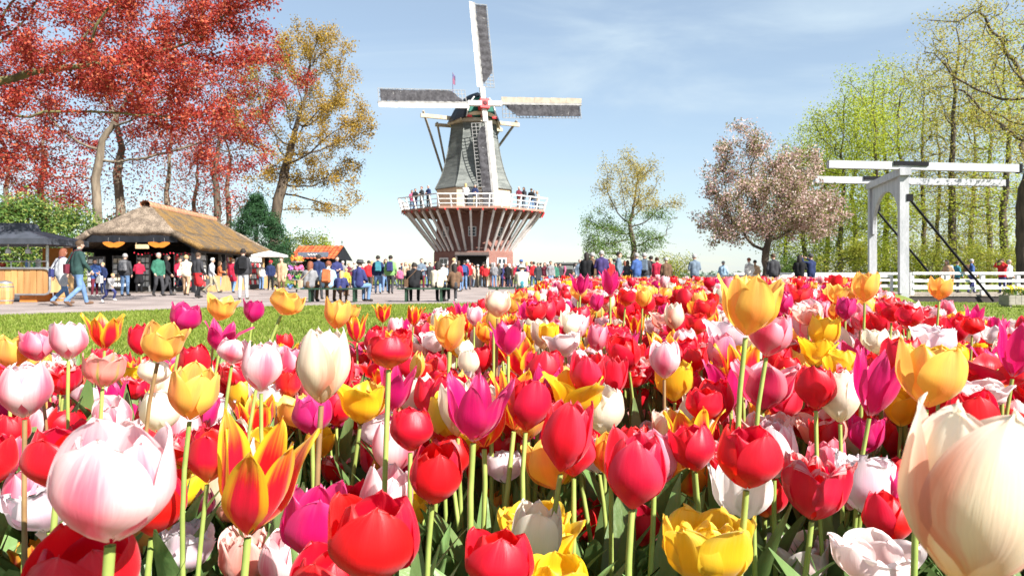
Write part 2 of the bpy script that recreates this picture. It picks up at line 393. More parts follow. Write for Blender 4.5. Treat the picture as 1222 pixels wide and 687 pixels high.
mb = MB(); f0 = [(x * 1.12, -2.08, 13.3 + q * 1.6) for x, q in ((-1, 0), (-.93, .2), (-.8, .62), (-.45, .92), (0, 1), (.45, .92), (.8, .62), (.93, .2), (1, 0))]
mb.prism(f0, (0, 0, 0), (0, .1, 0)); mb.build('front_boards', green_m, cap)
mb = MB(); mb.prism([(-1.25, -2.2, 13.22), (-1.1, -2.2, 13.5), (-.6, -2.2, 13.68), (0, -2.2, 13.74), (.6, -2.2, 13.68), (1.1, -2.2, 13.5), (1.25, -2.2, 13.22), (.7, -2.2, 13.38), (0, -2.2, 13.48), (-.7, -2.2, 13.38)], (0, 0, 0), (0, .1, 0)); mb.build('beard_board', mat('beard_cream', (.7, .55, .38)), cap)
for sx in (-1, 0, 1): MB().box((sx * 1.02, -2.24, 13.28 if sx else 13.36), (.36 if sx else .2, .1, .16)).build('red_trim', redp_m, cap)
for sx in (-1, 1):     # pale verge boards along the front of the cap
    MB().tube([(sx * 1.22, -2.1, 13.25), (sx * 1.12, -2.1, 13.8), (sx * .92, -2.1, 14.4), (sx * .6, -2.1, 14.85)], .05, 5).build('verge_board', white_m, cap)
    MB().bar((sx * 1.5, -1.6, 13.12), (sx * 2.2, .1, 13.0), .1, .22).build('eave_board', wood_m, cap)
# tail beams and braces
MB().bar((-4.35, .35, 13.62), (4.0, .35, 13.42), .22, .3).build('long_beam', wood_m, cap)
MB().bar((-2.9, 1.5, 13.2), (2.9, 1.5, 13.15), .2, .26).build('short_beam', wood_m, cap)
foot = (0, 6.6, 6.9)
for a in ((-4.15, .35, 14.0), (3.8, .35, 13.75), (-2.75, 1.5, 13.4), (2.75, 1.5, 13.35)):
    MB().bar(a, foot, .14, .16).build('tail_brace', mat('brace_wood', (.36, .33, .28), (.27, .24, .2)), cap)
MB().bar((0, 2.0, 14.0), foot, .3, .34).build('tail_pole', wood_m, cap)
mb = MB().tube([(-1.95, -.6, 15.2), (-1.95, -.6, 17.0)], .025, 5); mb.add([(-1.95, -.6, 16.1), (-1.75, -.6, 16.0), (-1.75, -.6, 16.7), (-1.95, -.6, 16.95)], [(0, 1, 2, 3)]); mb.build('flag', mat('flag_cloth', (.25, .08, .12), (.06, .07, .18), scale=2), cap)
# wind shaft: tilted up at the front
HUB = Vector((0, -2.75, 14.15)); TILT = math.radians(6)
shaft = empty('wind_shaft', HUB); shaft.parent = cap; shaft.rotation_euler = (-TILT, 0, 0)
MB().box((0, .05, 0), (.62, .7, .62)).lathe([(.26, 0)], 4).build('poll_end', redp_m, shaft) if False else MB().box((0, .05, 0), (.74, .7, .74)).tube([(0, .3, 0), (0, 2.0, 0)], .26, 10).build('poll_end', redp_m, shaft)
MB().lathe([(.2, 0), (.14, .06)], 10).build('boss', mat('boss_dark', (.12, .03, .035)), shaft).matrix_local = Matrix.Translation((0, -.3, 0)) @ Matrix.Rotation(math.pi / 2, 4, 'X')
LEN = 8.25
rng = random.Random(5)
for k in range(4):
    # sail frame: local z along the arm, x towards the leading edge (boards), seen from the front the boards lead anticlockwise
    sail = empty('sail'); sail.parent = shaft
    sail.matrix_local = Matrix.Rotation(math.radians(-3.8) - k * math.pi / 2, 4, 'Y') @ Matrix.Translation((0, -.14 if k % 2 else .12, 0))
    MB().box((0, 0, .82), (.36, .32, 1.1)).build('stock_root', white_m, sail)
    MB().box((0, 0, (1.25 + LEN) / 2), (.2, .22, LEN - 1.25), taper=.7).build('stock', stock_m, sail)
    nb = 5; z0, z1 = 1.35, LEN
    for i in range(nb):
        a, b = z0 + (z1 - z0) * i / nb, z0 + (z1 - z0) * (i + 1) / nb - .015
        MB().add([(-.09, -.10, a), (-.48, -.26, a), (-.48, -.23, a), (-.09, -.06, a), (-.09, -.10, b), (-.45, -.24, b), (-.45, -.21, b), (-.09, -.06, b)],
                 [(3, 2, 1, 0), (4, 5, 6, 7), (0, 1, 5, 4), (1, 2, 6, 5), (2, 3, 7, 6), (3, 0, 4, 7)]).build('wind_board', board_m if k == 3 else sailwhite_m, sail)
    mb = MB()      # lattice
    nbar = 24
    for i in range(nbar + 1):
        z = 1.45 + (LEN - 1.55) * i / nbar; tw = .12 * (1 - i / nbar)
        mb.bar((.05, .0, z), (1.1, .05 + tw, z), .04, .045, up=(0, 1, 0))
    for x in (.42, .76, 1.08): mb.bar((x, .02 + .12 * x, 1.45), (x, .02 + .05 * x, LEN - .1), .04, .04, up=(0, 1, 0))
    mb.build('lattice', stock_m, sail)
    mb = MB(); nzc = 46; vs = []
    for i in range(nzc + 1):
        t = i / nzc; z = 1.75 + (LEN - 1.95) * t; wmax = .98 * min(1, .25 + t * 5.5) if k != 2 else .75 * min(1, .5 + t * 4)
        for j in range(7):
            u = j / 6; x = .08 + (wmax - .08) * u + rng.uniform(-.012, .012)
            vs.append((x, -.07 + .06 * u - .05 * math.sin(t * 64 + u) * (1 - .4 * u) - .035 * math.sin(u * 5 + t * 9), z + rng.uniform(-.02, .02)))
    mb.add(vs, [(i * 7 + j, i * 7 + j + 1, i * 7 + j + 8, i * 7 + j + 7) for i in range(nzc) for j in range(6)])
    mb.build('sail_cloth', cloth_m, sail, smooth=True)

# ------------------------------------------------------------------ thatched souvenir hut
thatch_m = mat('thatch', (.21, .165, .125), (.12, .092, .07), scale=3.2, rough=.95, bump=1.0, fine=(22, .45), stretch=(1, 1, .55), spec=.1)
moss_m = mat('mossy_thatch', (.175, .105, .04), (.10, .076, .054), scale=1.6, rough=.95, bump=1.0, fine=(20, .45), stretch=(1, 1, 1), spec=.1, detail=6, lo=.40, hi=.58)
ridge_m = mat('ridge_tiles', (.55, .27, .16), (.42, .2, .12), scale=3, rough=.8)
hut = tag(empty('thatched_hut', (-18.2, 34.3, 0), math.radians(3.8)), 'thatched souvenir hut with mossy orange roof and dark open front', 'hut')
def rough(amp, sc=1.3):
    def fn(p, u, v):
        n = mnoise.noise(p * sc) * amp + mnoise.noise(p * sc * 4) * amp * .35
        return (p.x + n * .3, p.y + n * .3, p.z + n)
    return fn
def slab(name, quads, m, th, parent, nu=26, nv=12, amp=.05):
    mb = MB()
    for q in quads: mb.patch(*q, nu, nv, rough(amp))
    o = mb.build(name, m, parent, smooth=True)
    s = o.modifiers.new('thickness', 'SOLIDIFY'); s.thickness = th; s.offset = -1
    return o
EX, HX = 3.25, 2.05; ZE, ZH, ZR = 2.28, 2.98, 4.45; LY = 13.6
slab('thatch_front', [((-HX, -.35, ZH), (HX, -.35, ZH), (.05, 1.5, ZR), (-.05, 1.5, ZR))], thatch_m, .28, hut)
slab('thatch_right', [((EX, -.15, ZE), (EX, LY, ZE), (HX, 12.4, ZH), (HX, -.35, ZH)), ((HX, -.35, ZH), (HX, 12.4, ZH), (.0, 10.6, ZR), (.0, 1.5, ZR))], moss_m, .26, hut, 50, 10)
slab('thatch_left', [((-EX, LY, ZE), (-EX, -.15, ZE), (-HX, -.35, ZH), (-HX, 12.4, ZH)), ((-HX, 12.4, ZH), (-HX, -.35, ZH), (0, 1.5, ZR), (0, 10.6, ZR))], thatch_m, .26, hut, 40, 8)
slab('thatch_back', [((EX, LY, ZE), (-EX, LY, ZE), (-.05, 10.6, ZR), (.05, 10.6, ZR))], thatch_m, .26, hut)
for i in range(22):     # ridge cap, one half-round tile after another
    y = 1.15 + i * .44
    a = [(.26 * math.cos(t), 0, .20 * math.sin(t)) for t in np.linspace(-.5, math.pi + .5, 9)]
    P = [(x, y, ZR - .06 + z + .012 * (i % 2)) for x, _, z in a]; Q = [(x * .94, y + .47, ZR - .07 + z * .94) for x, _, z in a]
    MB().add(P + Q, [(j, j + 1, 9 + j + 1, 9 + j) for j in range(8)]).build('ridge_tile', ridge_m, hut, smooth=True)
MB().bar((-2.1, -.12, 2.62), (2.1, -.12, 2.62), .12, .34).build('fascia', black_m, hut)
for sx in (-1, 1):
    MB().bar((sx * 2.1, -.1, 2.72), (sx * 3.05, -.02, 2.12), .14, .26).build('verge_board', black_m, hut)
    for y in (.1, 4.5, 9.0, 13.3): MB().box((sx * 2.75, y, 1.08), (.16, .16, 2.16)).build('post', black_m, hut)
    MB().box((sx * 2.75, 6.7, 2.1), (.18, 13.4, .2)).build('wall_plate', black_m, hut)
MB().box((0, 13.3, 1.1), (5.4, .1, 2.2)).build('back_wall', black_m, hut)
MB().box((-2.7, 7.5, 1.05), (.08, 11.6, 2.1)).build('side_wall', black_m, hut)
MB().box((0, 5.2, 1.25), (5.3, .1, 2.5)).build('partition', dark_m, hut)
MB().box((0, 6.7, .02), (5.6, 13.6, .04)).build('floor_slab', mat('hut_floor', (.16, .13, .11)), hut)
wood2_m = mat('honey_boards', (.52, .33, .15), (.42, .25, .10), scale=2, rough=.7, stretch=(5, 5, .6))
for i, (y0, y1) in enumerate(((2.6, 4.3), (4.8, 8.6), (9.3, 13.0))):
    MB().box((2.72, (y0 + y1) / 2, .42), (.4, y1 - y0, .84)).build('counter', wood2_m, hut)
for y in (3.4, 7.0, 10.9): MB().box((2.75, y + 1.2, 1.2), (.12, .12, 1.9)).build('pillar', wood2_m, hut)
# goods: open shelves with stacked souvenirs, seen from the side and the front
rng = random.Random(11)
pal = [(.7, .68, .62), (.65, .05, .06), (.75, .45, .08), (.1, .18, .42), (.6, .5, .36), (.75, .73, .7), (.45, .1, .2), (.15, .35, .2)]
def shelf(x, y, rz, w, h, lab, colors, nrow=5):
    t = tag(empty('souvenir_rack', (0, 0, 0)), lab, 'rack', None)
    M = hut.matrix_basis @ Matrix.Translation((x, y, .04)) @ Matrix.Rotation(rz, 4, 'Z'); t.matrix_basis = M
    MB().box((0, .06, h / 2), (w, .04, h)).build('back_panel', mat('rack_panel', (.12, .11, .1)), t)
    for sx in (-1, 1): MB().box((sx * w / 2, 0, h / 2), (.04, .16, h)).build('upright', stock_m, t)
    for r in range(nrow):
        z = .25 + (h - .35) * r / nrow
        MB().box((0, -.02, z - .02), (w - .04, .18, .02)).build('shelf', stock_m, t)
        nc = max(3, int(w / .2))
        for c in range(nc):
            cc = colors[rng.randrange(len(colors))]
            MB().box((-w / 2 + w * (c + .5) / nc, -.05, z + (h / nrow) * .38), (w / nc * .78, .03, (h / nrow) * .62), R=Matrix.Rotation(-.15, 3, 'X')).build('card', mat('card_%d' % pal.index(cc), cc, scale=18, rough=.5), t)
cw = [pal[0], pal[5], pal[0], pal[1], pal[4]]
for (x, y, rz, w, h, lab, cl) in ((-2.2, .9, 0, .75, 1.75, 'white postcard rack at the left end of the hut front', [pal[0], pal[5], pal[3]]), (-1.25, 1.3, 0, .65, 1.8, 'second postcard rack inside the dark hut front beside the tall blond boy', [pal[5], pal[0], pal[4]]),
        (-.25, 1.6, 0, .6, 1.85, 'postcard rack behind the man with a grey backpack', [pal[0], pal[5]]), (1.9, 1.2, .1, .9, 1.95, 'shelf of white mugs and plates at the right of the hut front', [pal[0], pal[5], pal[1]]),
        (1.0, 4.9, 0, 1.4, 1.9, 'shelf of red and dark souvenirs deep inside the hut', [pal[1], pal[6], pal[2]]), (2.45, 1.9, math.pi / 2, 1.0, 2.0, 'white souvenir shelf at the front corner of the hut side', cw),
        (2.35, 6.0, math.pi / 2, 2.0, 2.0, 'tall red and orange goods shelf in the hut side', [pal[1], pal[2], pal[0], pal[6]]), (2.35, 9.2, math.pi / 2, 1.6, 2.0, 'white and yellow goods shelf in the hut side', [pal[0], pal[2], pal[5]]),
        (3.2, 8.6, math.pi / 2 - .5, 1.0, 2.05, 'white rack of red and white postcards beside the man in white trousers', [pal[5], pal[1], pal[0]]), (2.4, 12.0, math.pi / 2, 1.4, 1.9, 'brown and white goods shelf at the far end of the hut side', [pal[4], pal[0], pal[7]])):
    shelf(x, y, rz, w, h, lab, cl)
orange_m = mat('clog_sign_orange', (.52, .17, .02), (.45, .14, .016), scale=3, rough=.5)
for x, lab in ((-.85, 'orange clog-shaped sign hanging under the left of the thatched eave'), (1.25, 'orange clog-shaped sign hanging near the right corner of the thatched eave')):
    t = empty('clog_sign'); t.matrix_basis = hut.matrix_basis @ Matrix.Translation((x, -.22, 2.36)); tag(t, lab, 'sign', 'orange clog signs')
    pts = [(.46 * math.cos(a) * (1 + .10 * math.cos(2 * a)), 0, .15 * math.sin(a) + .05 * math.cos(2 * a) - (.06 * math.exp(-((math.cos(a)) / .25) ** 2) if math.sin(a) > 0 else -.05 * math.exp(-((math.cos(a)) / .25) ** 2))) for a in np.linspace(0, 2 * math.pi, 32, endpoint=False)]
    MB().prism(pts, (0, 0, 0), (0, .04, 0)).build('board', orange_m, t)
    for sx in (-1, 1): MB().tube([(sx * .25, .02, .1), (sx * .25, .02, .3)], .008, 5).build('hanger', stock_m, t)
t = MB().box((0, 0, 0), (.62, .04, .2)).box((-.28, 0, .16), (.012, .012, .16)).box((.28, 0, .16), (.012, .012, .16)).build('name_board', mat('sign_wood', (.62, .45, .25))); t.matrix_basis = hut.matrix_basis @ Matrix.Translation((.45, -.16, 2.24)); tag(t, 'small pale wooden board hanging between the orange clog signs', 'sign')
t = empty('bulb_string'); t.matrix_basis = hut.matrix_basis.copy(); tag(t, 'string of small red bulbs across the hut front', 'lights')
P = [(-.1 + i * .17, .25 + .05 * math.sin(i), 2.0 - .10 * math.sin(i * .9) ** 2) for i in range(17)]
MB().tube(P, .008, 4).tube([P[0], (-.1, .2, 2.5)], .006, 4).tube([P[-1], (2.62, .25, 2.1)], .006, 4).build('cord', black_m, t)
for p in P: MB().ball((p[0], p[1], p[2] - .045), .042, 8, 6).build('bulb', mat('bulb_red', (.75, .03, .06), rough=.25), t, smooth=True)

# ------------------------------------------------------------------ food cart at the left
d = 23.0
CXR = PX(60, d)
cart = tag(empty('food_cart', (CXR, d, 0)), 'wooden food cart with dark roof and steel rail at the path edge', 'cart')
plank_m = mat('cart_planks', (.46, .255, .10), (.37, .19, .07), scale=2.0, rough=.5, stretch=(4, 4, .5), island=.2)
steel_m = mat('brushed_steel', (.55, .55, .55), (.42, .42, .43), scale=6, rough=.32, metal=.8)
for i in range(16):
    MB().box((-.12 - i * .205, -.0 - .006 * (i % 3), .67), (.186, .05, .78)).build('plank', plank_m, cart)
MB().box((-1.65, .75, .66), (3.1, 1.3, .7)).build('chest', wood2_m, cart)
MB().tube([(-3.3, -.05, 1.09), (-.15, -.05, 1.09), (-.03, -.05, 1.05), (.02, -.05, .95), (.02, -.05, .4), (-.03, -.05, .29), (-.15, -.05, .25), (-3.3, -.05, .25)], .035, 8).build('steel_trim', steel_m, cart, smooth=True)
MB().box((-1.65, .7, 1.11), (3.25, 1.5, .04)).build('counter_top', steel_m, cart)
for x in (-.12, -1.3, -2.5): MB().tube([(x, .05, 1.1), (x, .05, 1.32)], .016, 6).build('rail_post', steel_m, cart)
MB().tube([(-3.3, .05, 1.32), (-.12, .05, 1.32)], .018, 6).build('guard_rail', steel_m, cart)
MB().tube([(-.42, .5, 1.1), (-.42, .5, 2.0)], .045, 8).build('roof_post', steel_m, cart)
MB().tube([(-2.9, .5, 1.1), (-2.9, .5, 2.0)], .045, 8).build('roof_post', steel_m, cart)
roof_m = mat('cart_roof_felt', (.055, .06, .075), (.04, .045, .055), scale=3, rough=.55)
mb = MB(); lo = [(-3.6, -.5, 1.86), (.12, -.5, 1.86), (.12, 1.9, 1.86), (-3.6, 1.9, 1.86)]; mid = [(x, y, 2.04) for x, y, _ in lo]; up = [(-3.0, .1, 2.34), (-.95, .25, 2.34), (-.95, 1.2, 2.34), (-3.0, 1.2, 2.34)]
mb.add(lo + mid + up, [(3, 2, 1, 0), (0, 1, 5, 4), (1, 2, 6, 5), (2, 3, 7, 6), (3, 0, 4, 7), (4, 5, 9, 8), (5, 6, 10, 9), (6, 7, 11, 10), (7, 4, 8, 11), (8, 9, 10, 11)]); mb.build('roof', roof_m, cart)
MB().box((-2.0, .65, 2.45), (2.0, .9, .26), taper=.9).build('roof_vent', roof_m, cart)
MB().box((-.72, 1.5, 1.35), (1.0, .06, .9)).build('side_panel', mat('orange_panel', (.62, .20, .04), (.52, .16, .03), scale=2, rough=.55), cart)
for x in (-.75, -2.6): MB().box((x, .45, .13), (.55, .8, .3)).build('support_box', mat('orange_panel', (.6, .2, .04)), cart)
for x, c in ((-.62, 'bulb'), (-1.25, 'bulb')): MB().lathe([(.02, 1.86), (.02, 1.74), (.07, 1.70), (.085, 1.58), (.04, 1.56)], 10, (x, -.15, 0)).build('lamp', mat('lamp_glass', (.6, .58, .55), rough=.2), cart)
for i, (x, y, h, r, c, nm, lab) in enumerate(((-.55, .25, .24, .075, (.62, .62, .6), 'steel_pot', 'steel pot on the cart counter by the roof post'), (-.72, .3, .20, .04, (.2, .5, .2), 'bottle', 'green bottle on the cart counter'), (-.85, .25, .22, .04, (.75, .75, .7), 'bottle', 'white bottle on the cart counter'),
        (-.98, .32, .26, .045, (.2, .35, .65), 'bottle', 'blue bottle on the cart counter'), (-1.1, .25, .18, .05, (.7, .5, .1), 'bottle', 'yellow bottle on the cart counter'), (-1.75, .3, .14, .1, (.6, .08, .04), 'bowl', 'red bowl on the cart counter'))):
    pr = [(r * .9, 0), (r, .02), (r, h * .6), (r * .45, h * .78), (r * .4, h)] if nm == 'bottle' else ([(r * .55, 0), (r * .9, h * .5), (r, h), (r * .9, h), (r * .5, h * .2)] if nm == 'bowl' else [(r, 0), (r, h), (r * 1.06, h), (r * 1.06, h + .02), (.01, h + .04)])
    tag(link(nm, MB().lathe(pr, 12).mesh(nm, mat('goods_%d' % i, c, rough=.3), True), None, Matrix.Translation((CXR + x, d + y, 1.13))), lab, nm.split('_')[-1])
for px, dd, hh, lab in ((6, 21.5, .62, 'small wooden barrel with a steel lid in front of the food cart'), (74, 24, .55, 'wooden barrel beside the right end of the food cart')):
    t = tag(empty('barrel', (PX(px, dd), dd, 0.006)), lab, 'barrel')
    for k in range(14):
        a0, a1 = 2 * math.pi * k / 14, 2 * math.pi * (k + .96) / 14; vs = []
        for z, r in ((0, .2), (hh * .3, .235), (hh * .65, .24), (hh, .21)):
            for a in (a0, a1): vs.append((r * math.cos(a), r * math.sin(a), z))
        MB().add(vs, [(2 * j, 2 * j + 1, 2 * j + 3, 2 * j + 2) for j in range(3)]).build('stave', plank_m, t)
    for z, r in ((hh * .15, .225), (hh * .82, .235)): MB().lathe([(r - .012, z), (r, z), (r, z + .03), (r - .012, z + .03)], 18).build('hoop', steel_m, t)
    MB().lathe([(.205, hh - .04), (.205, hh + .02), (.12, hh + .07), (.01, hh + .09)], 16).build('lid', steel_m, t, smooth=True)

# ------------------------------------------------------------------ red-tiled kiosk with its flower display
KD = 52.0
kiosk = tag(empty('tiled_kiosk', (PX(376, KD), KD, 0), math.radians(-8)), 'small kiosk with orange pantile roof and grey sign behind the benches', 'kiosk')
tile_m = mat('pantile', (.38, .085, .03), (.29, .06, .022), scale=3, rough=.75, island=.18)
MB().box((0, 1.2, 1.05), (3.0, 2.2, 2.1)).build('cabin', black_m, kiosk)
MB().box((.1, .06, 1.35), (2.2, .12, .95)).build('serving_hatch', dark_m, kiosk)
MB().box((0, -.12, .55), (2.9, .5, .9)).build('counter', wood2_m, kiosk)
tile = None
for r in range(5):
    for c in range(11):
        u0, v0 = -1.75 + c * .32, r / 5
        y0, y1 = -.55 + 1.75 * v0, -.55 + 1.75 * (v0 + .23); z0, z1 = 2.02 + 1.0 * v0 + .03, 2.02 + 1.0 * (v0 + .23)
        vs = []
        for y, z in ((y0, z0), (y1, z1)):
            for q in range(5): vs.append((u0 + .32 * q / 4, y, z + (.05, .02, -.01, .01, .05)[q]))
        MB().add(vs, [(q, q + 1, 5 + q + 1, 5 + q) for q in range(4)]).build('roof_tile', tile_m, kiosk)
MB().add([(-1.75, 1.15, 3.0), (1.75, 1.15, 3.0), (1.75, 2.9, 2.0), (-1.75, 2.9, 2.0)], [(0, 1, 2, 3)]).build('rear_roof', tile_m, kiosk)
for sx in (-1, 1): MB().prism([(sx * 1.72, -.5, 2.0), (sx * 1.72, 1.15, 2.94), (sx * 1.72, 2.85, 1.95)], (0, 0, 0), (sx * .08, 0, 0)).build('gable', black_m, kiosk)
MB().box((0, -.35, 2.35), (2.3, .06, .36), R=Matrix.Rotation(-.1, 3, 'X')).build('sign_board', mat('sign_grey', (.13, .15, .19)), kiosk)
sc = MB(); q = [(-.42 + .07 * i, -.40, 2.34 + .06 * math.sin(i * 2.1)) for i in range(13)]; sc.tube(q, .035, 5).build('sign_lettering', white_m, kiosk)
MB().tube([(1.6, 1.15, 3.0), (1.6, 1.15, 3.45)], .02, 5).ball((1.6, 1.15, 3.3), .06).build('finial', black_m, kiosk)
stand = tag(empty('flower_stand', (PX(354, 36), 36, .006)), 'tall stand of pink, red and blue flower bunches beside the kiosk', 'flower stand')
rng = random.Random(4)
MB().tube([(0, 0, 0), (0, 0, 1.75)], .04, 6).build('pole', stock_m, stand)
for z, r in ((.15, .42), (.6, .4), (1.05, .36), (1.5, .3)): MB().lathe([(.02, z), (r, z + .02), (r, z + .06), (.02, z + .05)], 14).build('tray', stock_m, stand)
bunch = [('pink', (.75, .14, .3)), ('red', (.7, .04, .06)), ('orange', (.8, .3, .05)), ('blue', (.12, .25, .5)), ('violet', (.45, .2, .55)), ('green', (.12, .3, .06))]
for z, r, cs in ((.22, .33, (3, 5, 3, 5)), (.67, .32, (4, 3, 0, 5)), (1.12, .28, (0, 1, 4, 0)), (1.57, .2, (2, 1, 2, 2))):
    for k in range(4):
        a = k * math.pi / 2 + .5; mb = MB(); cx, cy = r * math.cos(a), r * math.sin(a)
        for q in range(12): mb.ball((cx + rng.gauss(0, .075), cy + rng.gauss(0, .075), z + .13 + rng.gauss(0, .05)), .045, 6, 4)
        mb.lathe([(.05, z - .08), (.1, z + .12)], 8, (cx, cy, 0)); mb.build('flower_bunch', mat('bunch_' + bunch[cs[k]][0], bunch[cs[k]][1], scale=20, rough=.6), stand)

t = tag(empty('parasol', (PX(322, 42), 42, .006)), 'small white square parasol at the far end of the hut', 'parasol')
MB().tube([(0, 0, 0), (0, 0, 2.2)], .025, 6).build('pole', wood_m, t)
MB().add([(-.85, -.7, 1.93), (.85, -.7, 1.93), (.85, .7, 1.93), (-.85, .7, 1.93), (-.85, -.7, 2.05), (.85, -.7, 2.05), (.85, .7, 2.05), (-.85, .7, 2.05), (0, 0, 2.3)], [(0, 1, 5, 4), (1, 2, 6, 5), (2, 3, 7, 6), (3, 0, 4, 7), (4, 5, 8), (5, 6, 8), (6, 7, 8), (7, 4, 8)]).build('canopy', white_m, t)

# grey booth right of the mill
t = tag(empty('grey_booth', (PX(679, 47), 47, 0.006)), 'small dark grey booth standing among the crowd right of the mill', 'booth')
MB().box((0, 0, .8), (1.5, 1.4, 1.6)).build('cabin', mat('booth_grey', (.16, .17, .16), (.12, .13, .12)), t)
MB().box((0, 0, 1.65), (1.7, 1.6, .1), taper=.93).build('roof', mat('booth_roof', (.1, .105, .1)), t)
MB().box((-.2, -.71, .95), (.8, .03, .6)).build('hatch', dark_m, t)

# ------------------------------------------------------------------ benches
bench_m = mat('bench_green', (.025, .06, .035), (.018, .045, .026), scale=5, rough=.5)
def bench(px0, px1, d, lab):
    x0, x1 = PX(px0, d), PX(px1, d); w = x1 - x0
    t = tag(empty('bench', ((x0 + x1) / 2, d, .006)), lab, 'bench', 'green backless benches')
    for j in range(4): MB().box((0, -.2 + j * .13, .43), (w, .12, .045)).build('slat', bench_m, t)
    for sx in (-1, 1):
        x = sx * (w / 2 - .28)
        for y in (-.17, .17): MB().box((x, y, .2), (.07, .07, .41)).build('leg', bench_m, t)
        MB().box((x, 0, .385), (.06, .48, .05)).build('crossbar', bench_m, t)
bench(361, 434, 23.0, 'green bench where the person with the orange backpack sits')
bench(475, 537, 23.2, 'green bench where the person in a cream jacket sits')
bench(583, 645, 23.8, 'green bench by the end of the far tulip bed')

# ------------------------------------------------------------------ drawbridge
bridge_m = mat('weathered_white', (.46, .46, .475), (.36, .365, .38), scale=1.6, rough=.55, stretch=(2, 2, .5), fine=(12, .1), bump=.2)
bridge = tag(empty('drawbridge', (0, 0, 0)), 'white wooden drawbridge with arched portal and long balance beams', 'bridge')
FP = Vector((PX(1078, 34), 34.0, 0)); BP = Vector((PX(1041, 39.2), 39.2, 0)); ZT = 5.75
AX = (BP - FP).normalized()
for nm, p, w in (('portal_post', FP, .40), ('portal_post', BP, .38)):
    MB().box((p.x, p.y, (ZT - 1.0) / 2 - .0), (w, .36, ZT + 1.0), rz=math.atan2(AX.y, AX.x) - math.pi / 2).build(nm, bridge_m, bridge)
a = FP - AX * .35; b = BP + AX * .35
MB().bar((a.x, a.y, ZT + .02), (b.x, b.y, ZT + .02), .5, .34).build('lintel', bridge_m, bridge)
# arched spandrel boards between the posts
wid = (BP - FP).length; mb = MB(); poly = []
for k in range(25):
    t = math.pi * k / 24; poly.append((wid / 2 - (wid / 2 - .42) * math.cos(t), 3.4 + 1.75 * math.sin(t)))
poly = [(0.18, 3.1), (.42, 3.1)] + poly + [(wid - .42, 3.1), (wid - .18, 3.1), (wid - .18, ZT - .12), (.18, ZT - .12)]
sd = Vector((AX.y, -AX.x, 0)) * .08
MB().prism([FP + AX * s + Vector((0, 0, z)) - sd for s, z in poly], (0, 0, 0), tuple(sd * 2)).build('arched_panel', bridge_m, bridge)
iron_m = mat('black_iron', (.006, .006, .008), rough=.7, spec=.15)
for p, yb, x0, x1, za, zb in ((FP, 34.0, PX(988, 34), PX(1216, 34.0), 6.15, 5.95), (BP, 39.2, PX(972, 39.2), PX(1200, 39.2), 6.12, 5.92)):
    MB().bar((x0, yb, za), (x1, yb, zb), .30, .36).build('balance_beam', bridge_m, bridge)
    MB().bar((p.x - .55, yb, ZT + .44), (p.x + 1.1, yb, ZT + .4), .44, .2).build('iron_saddle', iron_m, bridge)
    MB().box((x1, yb, zb), (.12, .36, .44)).build('iron_cap', iron_m, bridge)
    c0 = Vector((p.x + .26, yb, 4.55 if yb < 35 else 4.4)); c1 = Vector((p.x + 4.1, yb - .3, -.35))
    MB().tube([c0, c1], .06, 6).build('stay_rod', iron_m, bridge); MB().box((p.x + .2, yb - .02, 4.55), (.3, .42, .34)).build('iron_bracket', iron_m, bridge)
    MB().box((p.x, yb, ZT - .5), (.5, .4, .3)).build('iron_strap', iron_m, bridge) if False else None
ch = 0; None if ch == 0 else MB().tube([(ch, 34, 5.9), (ch + .1, 34, -.1)], .03, 5).build('chain', iron_m, bridge)
DZ = -.06
deckm = mat('deck_boards', (.34, .29, .24), (.25, .21, .17), scale=2, rough=.8, stretch=(1, 4, 1))
x = 18.6
while x < 36:
    MB().box((x + .2, 36.7, DZ - .04), (.385, 5.6, .08)).build('deck_board', deckm, bridge); x += .4
for y in (34.1, 36.6, 39.2): MB().box((27.3, y, DZ - .28), (17.4, .3, .38)).build('girder', mat('girder_dark', (.05, .04, .035)), bridge)
for x in (19.6, 26.5, 33): MB().box((x, 36.6, -.75), (.5, 5.4, .9)).build('pier', mat('girder_dark', (.05, .04, .035)), bridge)
def rails(parent, xa, ya, xb, yb, z0, hs, step, pw=.13, thick=None):
    A, B = Vector((xa, ya, 0)), Vector((xb, yb, 0)); n = max(1, round((B - A).length / step))
    for i in range(n + 1):
        p = A.lerp(B, i / n); MB().box((p.x, p.y, z0 + max(hs) / 2 + .02), (pw, pw, max(hs) + .06)).build('post', white_m, parent)
    off = (B - A).normalized().cross(Vector((0, 0, 1))) * (pw / 2 + .02)
    for h in hs: MB().bar((A.x + off.x, A.y + off.y, z0 + h), (B.x + off.x, B.y + off.y, z0 + h), .05, .12).build('rail', white_m, parent)
rails(bridge, 19.1, 34.05, 36, 34.05, DZ, (.32, .66, 1.02), 1.75, .16)
rails(bridge, 20.2, 39.3, 36, 39.3, DZ, (.32, .66, 1.02), 1.75, .16)
fence = tag(empty('rail_fence'), 'low white two-rail fence running from the drawbridge towards the blossom tree', 'fence')
rails(fence, 9.6, 35.2, FP.x - .4, 34.3, 0, (.36, .82), 2.1, .1)
fence2 = tag(empty('rail_fence'), 'white three-rail fence behind the arched portal of the drawbridge', 'fence')
rails(fence2, 12.5, 40.2, BP.x - .3, 39.5, 0, (.32, .62, .95), 2.1, .1)
